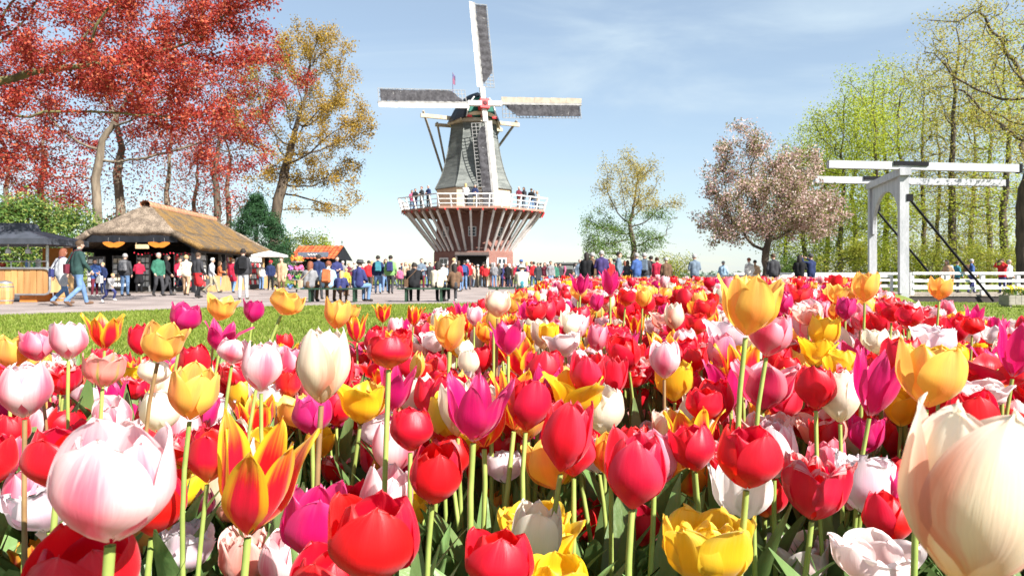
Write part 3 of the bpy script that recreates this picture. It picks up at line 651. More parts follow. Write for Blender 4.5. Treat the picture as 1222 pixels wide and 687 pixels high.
# ------------------------------------------------------------------ trees: space-colonised limbs, leaf-sized faces
def grow(seed, base, trunk, blobs, n_attr=420, step=.55, kill=1.1, infl=7.0, up=.05, max_nodes=2600, wob=.12):
    """returns nodes (n,3), parent index; trunk = list of points above base; blobs = crown ellipsoids (cx,cy,cz,rx,ry,rz,weight)"""
    rng = np.random.default_rng(seed); base = np.array(base, float)
    nodes = [base]; par = [-1]; cur = base
    for t in trunk:
        t = base + np.array(t, float); k = max(1, int(np.linalg.norm(t - cur) / step)); s0 = cur
        for i in range(1, k + 1):
            p = s0 + (t - s0) * i / k + rng.normal(0, .03, 3) * (1, 1, 0); par.append(len(nodes) - 1); nodes.append(p)
        cur = nodes[-1]
    ws = np.array([b[6] for b in blobs], float); cnt = rng.multinomial(n_attr, ws / ws.sum()); A = []
    for b, c in zip(blobs, cnt):
        v = rng.normal(size=(c, 3)); v /= np.linalg.norm(v, axis=1)[:, None]; r = rng.uniform(.12, 1, c) ** .42
        A.append(base + np.array(b[:3]) + v * r[:, None] * np.array(b[3:6]))
    A = np.concatenate(A); N = np.array(nodes)
    D = np.linalg.norm(A[:, None] - N[None], axis=2); near = D.argmin(1); nd = D.min(1); alive = nd > kill
    P = list(map(np.array, nodes)); stale = 0
    for it in range(260):
        act = alive & (nd < infl)
        if not act.any():
            if not alive.any(): break
            infl *= 1.5; stale += 1
            if stale > 6: break
            continue
        idx = np.where(act)[0]; src = near[idx]; u = A[idx] - np.array(P)[src]; u /= np.linalg.norm(u, axis=1)[:, None]
        acc = {}
        for s, v in zip(src, u): acc[s] = acc.get(s, 0) + v
        new = []
        for s, v in acc.items():
            v = v / (np.linalg.norm(v) + 1e-9) + rng.normal(0, wob, 3) + np.array((0, 0, up)); v /= np.linalg.norm(v)
            q = P[s] + v * step; new.append(len(P)); P.append(q); par.append(s)
        NN = np.array([P[i] for i in new]); D = np.linalg.norm(A[:, None] - NN[None], axis=2); m = D.min(1); better = m < nd
        near = np.where(better, np.array(new)[D.argmin(1)], near); nd = np.minimum(nd, m); alive &= nd > kill
        if len(P) > max_nodes: break
    return np.array(P), np.array(par)

def limb_mesh(P, par, r_base, r_tip=.018, expo=2.35, twigs=1, seed=0, rough=.0, twig_len=.7):
    n = len(P); kids = [[] for _ in range(n)]
    for i in range(1, n): kids[par[i]].append(i)
    r = np.zeros(n)
    for i in range(n - 1, -1, -1):
        r[i] = (sum(r[k] ** expo for k in kids[i])) ** (1 / expo) if kids[i] else 1.0
    r = r_tip + (r_base - r_tip) * ((r - 1) / max(r[0] - 1, 1e-6)) ** 1.3
    mb = MB(); rng = random.Random(seed); tips = []
    stack = [0] if n else []
    starts = [(None, 0)]
    while starts:
        p0, i = starts.pop(); chain = [] if p0 is None else [p0]; chain.append(i)
        while kids[i]:
            k = max(kids[i], key=lambda q: r[q])
            for q in kids[i]:
                if q != k: starts.append((i, q))
            chain.append(k); i = k
        rad = [r[c] for c in chain]
        if p0 is not None: rad[0] = min(r[p0] * .8, rad[1] * 1.25)
        else: rad[0] *= 1.35
        ns = 9 if max(rad) > .12 else (5 if max(rad) > .04 else 3)
        mb.tube([P[c] for c in chain], rad, ns, cap=False)
    for i in range(n):
        if r[i] < r_tip * 2.4:
            tips.append(P[i])
            for _ in range(twigs):
                v = Vector((rng.gauss(0, 1), rng.gauss(0, 1), rng.gauss(.25, .8))).normalized() * twig_len * rng.uniform(.4, 1.2)
                a = Vector(P[i]); b = a + v; mb.tube([a, a + v * .5 + Vector((0, 0, rng.uniform(-.06, .06))), b], [r_tip * .7, r_tip * .5, r_tip * .3], 3, cap=False); tips.append(np.array(a + v * .7)); tips.append(np.array(b))
    return mb, np.array(tips), r

def leaf_quads(centers, size, rng, aspect=.62, flat=.0, jitter=.35):
    """one folded diamond per centre"""
    n = len(centers); d = rng.normal(size=(n, 3)); d[:, 2] *= (1 - flat); d /= np.linalg.norm(d, axis=1)[:, None]
    e = rng.normal(size=(n, 3)); e -= (e * d).sum(1)[:, None] * d; e /= np.linalg.norm(e, axis=1)[:, None]
    nn = np.cross(d, e); s = size * rng.uniform(1 - jitter, 1 + jitter, n)[:, None]
    V = np.stack([centers - d * s * .5, centers + e * s * aspect * .5 + nn * s * .1, centers + d * s * .5, centers - e * s * aspect * .5 + nn * s * .1], 1).reshape(-1, 3)
    return V, np.arange(4 * n).reshape(-1, 4)
def scatter(tips, n, sigma, rng, clump=1):
    k = rng.integers(0, len(tips), n // clump); c = np.repeat(tips[k] + rng.normal(0, sigma, (len(k), 3)), clump, 0)
    return c + (rng.normal(0, sigma * .35, c.shape) if clump > 1 else 0)

bark_dark = mat('bark_dark', (.11, .085, .06), (.06, .047, .035), scale=5, rough=.95, bump=.8, stretch=(1, 1, .25))
bark_pale = mat('bark_pale', (.20, .16, .115), (.115, .09, .065), scale=4, rough=.95, bump=.8, stretch=(1, 1, .25))
bark_moss = mat('bark_moss', (.16, .15, .06), (.09, .075, .04), scale=3, rough=.95, bump=.8, stretch=(1, 1, .4))

def tree(name, label, px, d, trunk, blobs, r_base, bark, leaf, n_leaf, lsize, seed, group=None, sigma=.45, twigs=1, clump=1, flat=0.0, keep=None, tip=.018, twig_len=.7, cat='tree', z0=0.0, **kw):
    X = PX(px, d); t = tag(empty(name, (X, d, z0)), label, cat, group)
    P, par = grow(seed, (0, 0, -.1), trunk, blobs, **kw)
    mb, tips, r = limb_mesh(P, par, r_base, tip, twigs=twigs, seed=seed, twig_len=twig_len)
    mb.build('trunk', bark, t, smooth=True)
    rng = np.random.default_rng(seed + 1)
    for i, (lm, share) in enumerate(leaf if isinstance(leaf, list) else [(leaf, 1.0)]):
        tp = tips if keep is None else tips[keep(tips, i)]
        if len(tp) == 0: continue
        V, Q = leaf_quads(scatter(tp, int(n_leaf * share), sigma, rng, clump), lsize, rng, flat=flat)
        link('crown', fast_mesh('crown', V, Q, lm, smooth=False), t)
    return t

L_red = leafmat('copper_red_leaves', (.26, .024, .022), (.47, .065, .038), (.62, .18, .085), .5)
L_redpale = leafmat('bronze_leaves', (.28, .075, .05), (.42, .14, .08), None, .45)
L_gold = leafmat('gold_oak_leaves', (.30, .19, .03), (.48, .30, .05), (.55, .40, .08), .5)
L_fresh = leafmat('fresh_green_leaves', (.28, .32, .04), (.46, .46, .065), (.54, .48, .09), .55)
L_lime = leafmat('lime_green_leaves', (.31, .39, .035), (.50, .53, .06), None, .55)
L_ygold = leafmat('yellow_spring_leaves', (.38, .33, .06), (.52, .42, .10), (.35, .38, .06), .5)
L_mid = leafmat('mid_green_leaves', (.09, .17, .035), (.19, .28, .055), None, .45)
L_dark = leafmat('dark_conifer', (.014, .05, .02), (.035, .095, .03), None, .15)
L_rhodo = leafmat('rhododendron_leaves', (.055, .12, .025), (.17, .24, .05), (.33, .36, .09), .3, .4)
L_bloss = leafmat('apple_blossom', (.46, .28, .26), (.62, .46, .42), (.74, .65, .59), .4)
L_blossleaf = leafmat('bronze_apple_leaves', (.15, .14, .045), (.24, .24, .07), None, .4)

tree('red_leaved_tree', 'copper-red tree overhanging the path from beyond the food cart', -150, 21, [(0, 0, 3.4), (.6, .2, 5.0), (2.6, .4, 6.4)],
     [(5.4, .5, 7.6, 4.2, 2.4, 1.9, 1.0), (8.6, .2, 6.6, 2.6, 1.6, 1.8, .75), (2.5, 0, 6.8, 2.5, 2.4, 2.6, .55), (9.2, .6, 9.3, 3.0, 2.0, 1.9, .6), (4.4, .5, 10.2, 4, 2.5, 1.8, .5), (3.2, .2, 5.0, 1.8, 1.8, .9, .2)],
     .18, bark_moss, L_red, 44000, .10, 21, n_attr=620, step=.42, kill=.8, infl=6, sigma=.17, twig_len=.5, tip=.011, up=.0)
tree('red_leaved_tree', 'copper-red tree whose stout forked trunk rises behind the thatched hut', 115, 45, [(.1, 0, 4.5), (-.1, 0, 7), (.4, 0, 9.5)],
     [(-.5, 0, 13, 7.5, 4, 4.5, 1.0), (5.5, 0, 11.5, 5, 3, 3.2, .8), (-5, 0, 9, 4.5, 3, 3, .5), (3, 0, 17.5, 7, 3, 3, .6), (8.5, 0, 8.6, 3.2, 2.5, 2.0, .4), (-3, -.5, 5.6, 2.5, 2, 1.2, .12), (10.5, 0, 13.5, 3, 2.5, 3.2, .45)],
     .27, bark_pale, L_red, 42000, .155, 33, n_attr=640, step=.62, kill=1.1, infl=9, sigma=.27, tip=.02)
tree('oak_tree', 'golden-leaved oak with bare lower twigs beside the dark conifer', 325, 56, [(.1, 0, 4.5), (.6, 0, 7.5), (1.2, 0, 10)],
     [(2.6, 0, 16, 4.6, 3.5, 4.8, 1.0), (5.0, 0, 12, 3.6, 3, 3.5, .7), (1, 0, 10, 3.5, 3, 3.5, .55), (4.6, 0, 7.2, 3.8, 3, 2.2, .5), (-1.4, 0, 13.5, 2.5, 2.5, 4, .35), (3.6, 0, 19.4, 3, 2.4, 1.8, .35)],
     .42, bark_dark, L_gold, 36000, .15, 8, n_attr=560, step=.6, kill=1.0, infl=9, sigma=.26, tip=.02, keep=lambda T, i: (T[:, 2] > 8.2) | (np.random.default_rng(1).random(len(T)) < .30), group=None)
# bare-ish woodland trees behind the hut
for k, (px, d, h, r, lab, lm, nl) in enumerate(((50, 52, 15, .26, 'slim pale trunk rising from behind the rhododendron hedge', L_redpale, 2200), (142, 50, 16, .33, 'pale grey trunk standing just beside the stout forked red tree', L_redpale, 2600), (200, 55, 15, .24, 'thin forked trunk rising above the hut ridge', L_redpale, 2200),
        (258, 54, 17, .27, 'slender dark trunk wrapped in red leaves near the conifer', L_red, 3000), (272, 58, 16, .22, 'thin trunk between the slender dark trunk and the oak', L_redpale, 2200), (8, 58, 16, .25, 'thin trunk far behind the food cart roof', L_redpale, 2000), (232, 60, 14, .2, 'thin far trunk over the mossy hut roof', L_redpale, 1800))):
    tree('woodland_tree', lab, px, d, [(.1, 0, h * .35), (-.1, 0, h * .5), (.2, 0, h * .62)], [(0, 0, h * .72, 3.2, 2.8, h * .26, 1.0), (.4, 0, h * .42, 2.6, 2.2, 2.4, .3)], r, bark_pale if k != 3 else bark_dark, lm, nl, .17, 50 + k, n_attr=150, step=.7, kill=1.3, infl=8, sigma=.5, tip=.016, group='bare woodland trees behind the hut')
# blossom tree
tree('blossom_tree', 'round crab-apple tree covered in pale pink blossom behind the tulips', 914, 32.5, [(0, 0, 1.6), (.05, 0, 2.1)],
     [(.1, 0, 4.3, 2.9, 2.6, 1.9, 1.0), (-1.5, 0, 3.2, 1.9, 2.0, 1.0, .35), (2.1, 0, 3.7, 1.7, 1.7, 1.4, .4), (-.9, 0, 6.1, 1.7, 1.5, 1.3, .26), (-1.0, 0, 7.2, .7, .6, 1.0, .04), (1.3, 0, 5.9, 1.5, 1.5, 1.0, .2), (-2.4, 0, 5.2, .8, .8, .7, .08)],
     .17, bark_dark, [(L_bloss, .60), (L_blossleaf, .40)], 40000, .10, 5, n_attr=640, step=.28, kill=.44, infl=4, sigma=.14, twig_len=.6, tip=.010, up=.02)
# lone tree in the gap
tree('lone_tree', 'slender tree with golden top and green lower branches beside the far people', 755, 60, [(.1, 0, 3.4), (-.2, 0, 5.0)],
     [(-.3, 0, 8.6, 3.1, 2.6, 3.0, 1.0), (2.5, 0, 6.6, 2.2, 2, 1.9, .5), (-2.6, 0, 4.6, 1.9, 1.8, 2.6, .55), (1.4, 0, 3.8, 2.0, 1.6, 1.4, .3), (-3.2, 0, 2.6, 1.5, 1.5, 1.4, .2)],
     .25, bark_dark, [(leafmat('tan_young_leaves', (.34, .27, .07), (.48, .40, .10), None, .5), .42), (L_mid, .58)], 19000, .125, 12, n_attr=460, step=.45, kill=.75, infl=6, sigma=.26, tip=.024,
     keep=lambda T, i: (T[:, 2] > 6.4) if i == 0 else (T[:, 2] < 6.2) & (T[:, 0] < 1.0 + .35 * T[:, 2]))
tree('leafy_shrub', 'low pale green shrub at the right foot of the lone tree', 805, 58, [(0, 0, .6)], [(0, 0, 1.6, 1.9, 1.4, 1.1, 1)], .07, bark_dark, L_fresh, 2300, .13, 77, n_attr=110, step=.3, kill=.5, infl=4, sigma=.25, cat='shrub')
# right-hand wood
rng0 = random.Random(3)
wood_specs = [(938, 66, 11.5, L_fresh, .17), (962, 58, 14, L_lime, .2), (985, 64, 16.5, L_fresh, .22), (1004, 52, 15, L_lime, .2), (1020, 60, 17, L_lime, .22), (1044, 50, 16.5, L_lime, .24), (1056, 62, 20, L_fresh, .26), (1075, 56, 19, L_fresh, .22),
              (1100, 60, 20, L_ygold, .2), (1137, 52, 21, L_ygold, .30), (1118, 66, 21, L_fresh, .2), (1160, 62, 20, L_fresh, .22), (1180, 55, 19, L_ygold, .2), (1200, 50, 20, L_lime, .27), (1240, 56, 19, L_fresh, .25), (1275, 60, 19, L_ygold, .25)]
for k, (px, d, h, lm, r) in enumerate(wood_specs):
    lo = h * .30 if px < 1060 else h * .42
    tree('woodland_tree', {'fresh_green_leaves': 'slim fresh-green tree in the wood behind the white drawbridge', 'lime_green_leaves': 'slim lime-green tree in the wood behind the white drawbridge', 'yellow_spring_leaves': 'slim sparse tree with yellow young leaves in the wood behind the drawbridge'}[lm.name], px, d, [(rng0.uniform(-.2, .2), 0, h * .25), (rng0.uniform(-.3, .3), 0, h * .45), (rng0.uniform(-.3, .3), 0, h * .6)],
         [(0, 0, h * .70, 3.1, 2.5, h * .30, 1.0), (rng0.uniform(-1.2, 1.2), 0, h * .34, 3.6, 2.4, h * .17, .7), (rng0.uniform(-1.2, 1.2), 0, h * .15, 3.2, 2.2, h * .10, .28)],
         r, bark_dark, lm, 9500 if px < 1060 else 6500, .145, 100 + k, n_attr=300, step=.6, kill=1.0, infl=7, sigma=.42, tip=.021, flat=.35, group='woodland trees behind the drawbridge')
for k, (px, d, h, w, lm) in enumerate(((1000, 47, 2.6, 2.6, L_fresh), (1065, 48, 2.8, 2.6, L_lime), (1110, 46, 3.2, 2.8, L_fresh), (1150, 58, 3.4, 3.0, L_lime), (1195, 47, 3.0, 2.8, L_fresh), (950, 52, 2.2, 2.4, L_mid), (1235, 50, 3.4, 3, L_fresh))):
    tree('undergrowth_shrub', 'leafy yellow-green shrub in the wood undergrowth behind the bridge railing', px, d, [(0, 0, .7)], [(0, 0, h * .55, w, 1.6, h * .5, 1)], .08, bark_dark, lm, 4200, .13, 140 + k, n_attr=130, step=.4, kill=.6, infl=4, sigma=.35, cat='shrub', flat=.3, group='undergrowth shrubs behind the drawbridge')
tree('spreading_tree', 'large tree with long bare arching limbs and sparse yellow leaves over the drawbridge', 1222, 42, [(0, 0, 3.5), (-.1, -.2, 6.0)],
     [(-4.5, -4, 13.5, 4.5, 4, 2.8, .8), (-3, -4, 9.5, 3.6, 3, 2.2, .5), (0, -1, 13, 6, 5, 4, 1.0), (-3.0, -6, 6.8, 2.4, 2.0, 1.2, .35), (3, 0, 9, 4, 4, 4, .4)],
     .40, bark_dark, L_ygold, 19000, .115, 9, n_attr=430, step=.5, kill=.85, infl=8, sigma=.3, tip=.024, wob=.2, up=0)
# conifer and lime shrub beside the hut
rng = np.random.default_rng(2)
t = tag(empty('conifer', (PX(306, 50), 50, 0)), 'dense dark green conifer at the far end of the thatched hut', 'tree')
MB().tube([(0, 0, -.1), (0, 0, 3), (.1, 0, 5.6)], [.22, .14, .03], 8).build('trunk', bark_dark, t)
C = []
for i in range(380):
    z = .3 + 5.9 * rng.random() ** .85; rr = 3.3 * (1 - (min(z, 6.2) / 6.5) ** 2.2) * rng.uniform(.55, 1.08); a = rng.uniform(0, 6.283)
    c0 = np.array((rr * math.cos(a), rr * math.sin(a), z)); dr = np.array((math.cos(a), math.sin(a), -.25))
    for _ in range(75):
        q = rng.random(); C.append(c0 - dr * q * .8 + rng.normal(0, .11 + .1 * q, 3))
V, Q = leaf_quads(np.array(C), .15, rng, aspect=.4); link('crown', fast_mesh('crown', V, Q, L_dark, smooth=False), t)
tree('leafy_shrub', 'bright lime shrub between the conifer and the tiled kiosk', 368, 60, [(0, 0, 1.2)], [(-.4, 0, 3.0, 2.3, 1.8, 1.5, 1), (1, 0, 2.3, 1.4, 1.4, 1.1, .5)], .09, bark_dark, L_lime, 5200, .15, 71, n_attr=140, step=.35, kill=.6, infl=4, sigma=.28, cat='shrub')
tree('leafy_shrub', 'low dark shrub behind the benches left of the mill', 436, 62, [(0, 0, .4)], [(0, 0, .9, 1.7, 1.2, .6, 1)], .06, bark_dark, L_mid, 1600, .13, 72, n_attr=90, step=.3, kill=.5, infl=4, sigma=.25, cat='shrub')
# rhododendron hedge
def hedge(px, d, w, h, lab, seed, n):
    rng = np.random.default_rng(seed); t = tag(empty('rhododendron_bush', (PX(px, d), d, 0)), lab, 'bush', 'rhododendron hedge behind the food cart')
    C = []; mb = MB()
    for i in range(46):
        a = rng.uniform(0, 6.283); el = rng.uniform(-.2, 1.45); c = np.array((w * math.cos(a) * math.cos(el), 1.5 * math.sin(a) * math.cos(el), .25 * h + .7 * h * max(0, math.sin(el)) + rng.uniform(-.1, .25)))
        if i % 3 == 0: mb.tube([(rng.uniform(-.4, .4), 0, 0), tuple(c * .5), tuple(c)], [.06, .04, .015], 5)
        C.append(c + rng.normal(0, 1, (n // 46, 3)) * (.42, .4, .36))
    mb.build('stems', bark_dark, t)
    V, Q = leaf_quads(np.concatenate(C), .21, rng, aspect=.42, flat=.2); link('foliage', fast_mesh('foliage', V, Q, L_rhodo, smooth=False), t)
hedge(-20, 37, 2.4, 4.6, 'tall rhododendron bush right behind the food cart roof', 1, 6500); hedge(35, 38.5, 2.3, 4.7, 'rhododendron bush between the cart roof and the hut', 2, 6500); hedge(88, 41, 2.2, 4.4, 'rhododendron bush against the left wall of the hut', 3, 6000); hedge(150, 54, 3.0, 5.0, 'rhododendron bush behind the hut roof', 4, 4000)
hedge(-70, 35, 2.4, 4.8, 'rhododendron bush beyond the far end of the food cart', 5, 4500)
# far tree line on the horizon
rng = np.random.default_rng(6); mb = MB(); C = []
for i in range(420):
    x = rng.uniform(-420, 520); d = rng.uniform(420, 520); C.append((x, d, rng.uniform(.3, 2.0)))
C = np.array(C); pts = np.repeat(C, 9, 0) + rng.normal(0, 1, (len(C) * 9, 3)) * (4, 3, .7)
V, Q = leaf_quads(pts, 3.2, rng, aspect=.8); V[:, 2] = np.clip(V[:, 2], -.2, 4)
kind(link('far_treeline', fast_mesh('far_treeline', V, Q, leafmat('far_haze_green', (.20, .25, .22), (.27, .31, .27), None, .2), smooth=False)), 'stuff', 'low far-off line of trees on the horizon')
# ------------------------------------------------------------------ people
def capsule(a, b, ra, rb, n=12, m=4):
    a, b = Vector(a), Vector(b); d = (b - a); L_ = d.length; d = d / L_ if L_ > 1e-6 else Vector((0, 0, 1))
    pts = []; rad = []
    for i in range(m): t = math.pi / 2 * i / m; pts.append(a - d * ra * math.cos(t)); rad.append(max(ra * math.sin(t), .003))
    pts.append(a); rad.append(ra); pts.append(b); rad.append(rb)
    for i in range(m - 1, -1, -1): t = math.pi / 2 * i / m; pts.append(b + d * rb * math.cos(t)); rad.append(max(rb * math.sin(t), .003))
    return pts, rad
POSE = {}
def pose(name, **j):
    base = dict(pelvis=(0, 0, .95), chest=(0, 0, 1.33), neck=(0, -.0, 1.47), head=(0, -.03, 1.635),
                shR=(.175, 0, 1.385), shL=(-.175, 0, 1.385), elR=(.25, .03, 1.13), elL=(-.25, .03, 1.13), wrR=(.24, -.07, .89), wrL=(-.24, -.07, .89),
                hipR=(.09, 0, .92), hipL=(-.09, 0, .92), knR=(.105, -.02, .50), knL=(-.105, -.02, .50), anR=(.11, .03, .085), anL=(-.11, .03, .085), toR=(.125, -.14, .045), toL=(-.125, -.14, .045))
    base.update(j); POSE[name] = {k: Vector(v) for k, v in base.items()}
pose('stand', anL=(-.13, .05, .085), toL=(-.16, -.11, .045))
pose('hold', elR=(.25, -.02, 1.14), elL=(-.25, -.02, 1.14), wrR=(.07, -.25, 1.14), wrL=(-.09, -.26, 1.10))
pose('phone', elR=(.25, -.12, 1.16), elL=(-.25, -.12, 1.16), wrR=(.07, -.34, 1.40), wrL=(-.07, -.34, 1.40))
pose('walk', knR=(.1, -.20, .53), anR=(.1, -.30, .12), toR=(.11, -.46, .09), knL=(-.1, -.02, .50), anL=(-.1, .34, .17), toL=(-.11, .21, .05), elR=(.25, .10, 1.15), wrR=(.24, .10, .91), elL=(-.25, -.05, 1.14), wrL=(-.22, -.22, .95), chest=(0, -.03, 1.33), neck=(0, -.04, 1.47), head=(0, -.08, 1.63))
pose('stroll', knR=(.1, -.13, .52), anR=(.1, -.17, .09), toR=(.11, -.34, .06), knL=(-.1, .0, .50), anL=(-.1, .2, .12), toL=(-.11, .05, .045), wrR=(.24, .02, .88), wrL=(-.23, -.15, .92))
pose('run', pelvis=(0, 0, .92), chest=(0, -.14, 1.27), neck=(0, -.19, 1.40), head=(0, -.26, 1.55), shR=(.17, -.13, 1.35), shL=(-.17, -.13, 1.35), elR=(.33, .12, 1.24), wrR=(.48, .28, 1.12), elL=(-.28, -.30, 1.15), wrL=(-.30, -.48, 1.0), knR=(.1, -.32, .62), anR=(.1, -.2, .26), toR=(.1, -.36, .2), knL=(-.1, .06, .5), anL=(-.1, .36, .25), toL=(-.1, .30, .1))
pose('raise', elR=(.30, -.14, 1.42), wrR=(.16, -.34, 1.60), elL=(-.30, -.14, 1.40), wrL=(-.10, -.36, 1.58))
pose('sit', pelvis=(0, .02, .56), chest=(0, -.03, .93), neck=(0, -.06, 1.07), head=(0, -.11, 1.23), shR=(.18, -.03, .985), shL=(-.18, -.03, .985), elR=(.26, -.08, .74), elL=(-.26, -.08, .74), wrR=(.13, -.30, .66), wrL=(-.13, -.30, .66),
     hipR=(.1, 0, .53), hipL=(-.1, 0, .53), knR=(.13, -.42, .53), knL=(-.13, -.42, .53), anR=(.12, -.40, .09), anL=(-.12, -.36, .09), toR=(.13, -.57, .045), toL=(-.13, -.53, .045))
pose('sitlean', pelvis=(0, .02, .56), chest=(0, -.12, .90), neck=(0, -.2, 1.02), head=(0, -.28, 1.15), shR=(.19, -.14, .97), shL=(-.19, -.14, .97), elR=(.24, -.30, .76), elL=(-.24, -.30, .76), wrR=(.08, -.46, .74), wrL=(-.08, -.46, .74),
     hipR=(.1, 0, .53), hipL=(-.1, 0, .53), knR=(.13, -.42, .53), knL=(-.13, -.42, .53), anR=(.12, -.40, .09), anL=(-.12, -.36, .09), toR=(.13, -.57, .045), toL=(-.13, -.53, .045))
BODY = {}
SKIN, TOP, LEGS, SHOE = 0, 1, 2, 3
def body_mesh(ps, fit, lod):
    """one continuous body: limb volumes fused by a voxel remesh, clothing regions by nearest volume"""
    key = (ps, fit, lod)
    if key in BODY: return BODY[key]
    J = POSE[ps]; prim = []
    thin = .92 if fit in ('slim', 'skirt') else 1.0; w = .125 * (1.1 if fit == 'coat' else 1.0) * thin
    A = lambda a, b, ra, rb, reg: prim.append((Vector(a), Vector(b), ra, rb, reg))
    for s in 'RL':
        sx = .068 if s == 'R' else -.068
        A(J['pelvis'] + Vector((sx, 0, .02)), J['chest'] + Vector((sx * 1.15, 0, .0)), w * 1.02, w * 1.06, TOP)
        A(J['sh' + s] * .5 + J['chest'] * .5, J['sh' + s], .10 * thin, .07 * thin, TOP); A(J['neck'] - Vector((0, 0, .02)), J['sh' + s] + Vector((0, 0, .012)), .058, .05, TOP)
        A(J['sh' + s], J['el' + s], .068 * thin, .058 * thin, TOP); A(J['el' + s], J['wr' + s], .056 * thin, .043, TOP)
        A(J['hip' + s], J['kn' + s], .098 * thin, .07, LEGS); A(J['kn' + s], J['an' + s], .067, .052, LEGS)
        A(J['an' + s] - Vector((0, 0, .02)), J['to' + s], .052, .04, SHOE)
    A(J['chest'], J['neck'], .10 * thin, .075, TOP)
    A(J['pelvis'] + Vector((0, .01, -.02)), J['pelvis'] + Vector((0, .01, .05)), .135 * thin, .135 * thin, LEGS)
    hem = .10 if fit not in ('coat', 'skirt') else 0
    if fit == 'coat' and not ps.startswith('sit'):
        for s in 'RL': A(J['pelvis'] + Vector((.05 if s == 'R' else -.05, 0, 0)), J['hip' + s] * .45 + J['kn' + s] * .55, .14, .115, TOP)
    if fit == 'skirt' and not ps.startswith('sit'):
        for s in 'RL': A(J['pelvis'], J['hip' + s] * .2 + J['kn' + s] * .8, .13, .14, LEGS + 2)
    A(J['neck'] - Vector((0, 0, .04)), J['head'] - Vector((0, -.02, .06)), .055, .056, SKIN)
    hd = J['head']
    A(hd + Vector((0, .012, .03)), hd + Vector((0, -.012, -.045)), .094, .07, SKIN)            # skull and jaw
    A(hd + Vector((0, -.095, .0)), hd + Vector((0, -.108, -.022)), .012, .016, SKIN)           # nose
    for sx in (-1, 1): A(hd + Vector((sx * .09, .01, .012)), hd + Vector((sx * .092, .015, -.03)), .018, .014, SKIN)   # ears
    mb = MB()
    for a, b, ra, rb, reg in prim:
        p, r = capsule(a, b, ra, rb); mb.tube(p, r, 12)
    me = mb.mesh('body_source', [])
    o = bpy.data.objects.new('body_source', me); COL.objects.link(o)
    rm = o.modifiers.new('fuse', 'REMESH'); rm.mode = 'VOXEL'; rm.voxel_size = .019 if lod == 0 else .031
    s2 = o.modifiers.new('soften', 'SMOOTH'); s2.iterations = 3; s2.factor = .5
    dg = bpy.context.evaluated_depsgraph_get(); ev = o.evaluated_get(dg); m2 = ev.to_mesh()
    V = np.zeros(len(m2.vertices) * 3); m2.vertices.foreach_get('co', V); V = V.reshape(-1, 3)
    Fs = [tuple(p.vertices) for p in m2.polygons]; ev.to_mesh_clear(); bpy.data.objects.remove(o); bpy.data.meshes.remove(me)
    C = np.array([V[list(f)].mean(0) for f in Fs]); best = np.full(len(C), 1e9); reg = np.zeros(len(C), int)
    for a, b, ra, rb, rg in prim:
        a, b = np.array(a), np.array(b); e = b - a; t = np.clip(((C - a) @ e) / max(e @ e, 1e-9), 0, 1)
        dd = np.linalg.norm(C - a - t[:, None] * e, axis=1) - (ra + (rb - ra) * t)
        if rg == TOP: dd -= .006
        m = dd < best; best[m] = dd[m]; reg[m] = rg
    if not ps.startswith('sit'):
        hz = J['pelvis'].z - (.11 if fit == 'jacket' else .04); m = (reg == LEGS) & (C[:, 2] > hz); reg[m] = TOP
        if fit == 'skirt': m = (reg == TOP) & (C[:, 2] < J['pelvis'].z + .02) & (np.abs(C[:, 0]) < .2); reg[m] = LEGS + 2
    mb = MB(); mb.v = [tuple(v) for v in V]; mb.f = Fs; mb.mi = [4 if r == LEGS + 2 else int(r) for r in reg]
    # hands: palm, four fingers and a thumb, slightly curled
    for s, sx in (('R', 1), ('L', -1)):
        wv = J['wr' + s]; d = (wv - J['el' + s]).normalized(); side = d.cross(Vector((sx, 0, 0))); side = side.normalized() if side.length > .1 else Vector((0, 1, 0))
        nrm = d.cross(side).normalized()
        p, r = capsule(wv + d * .01, wv + d * .075, .036, .034, 8, 2); mb.tube(p, r, 8, mi=SKIN)
        if lod == 0:
            for q in range(4):
                o0 = wv + d * .09 + side * (.027 - .018 * q); ln = (.05, .06, .056, .044)[q]
                mb.tube([o0, o0 + d * ln * .6, o0 + d * ln + nrm * sx * -.012], [.0095, .009, .007], 5, mi=SKIN)
            o0 = wv + d * .04 + side * .03; mb.tube([o0, o0 + side * .025 + d * .03, o0 + side * .03 + d * .058], [.011, .01, .008], 5, mi=SKIN)
    me = mb.mesh('body', [], True); me.polygons.foreach_set('material_index', mb.mi); BODY[key] = me
    return me
HAIR = {}
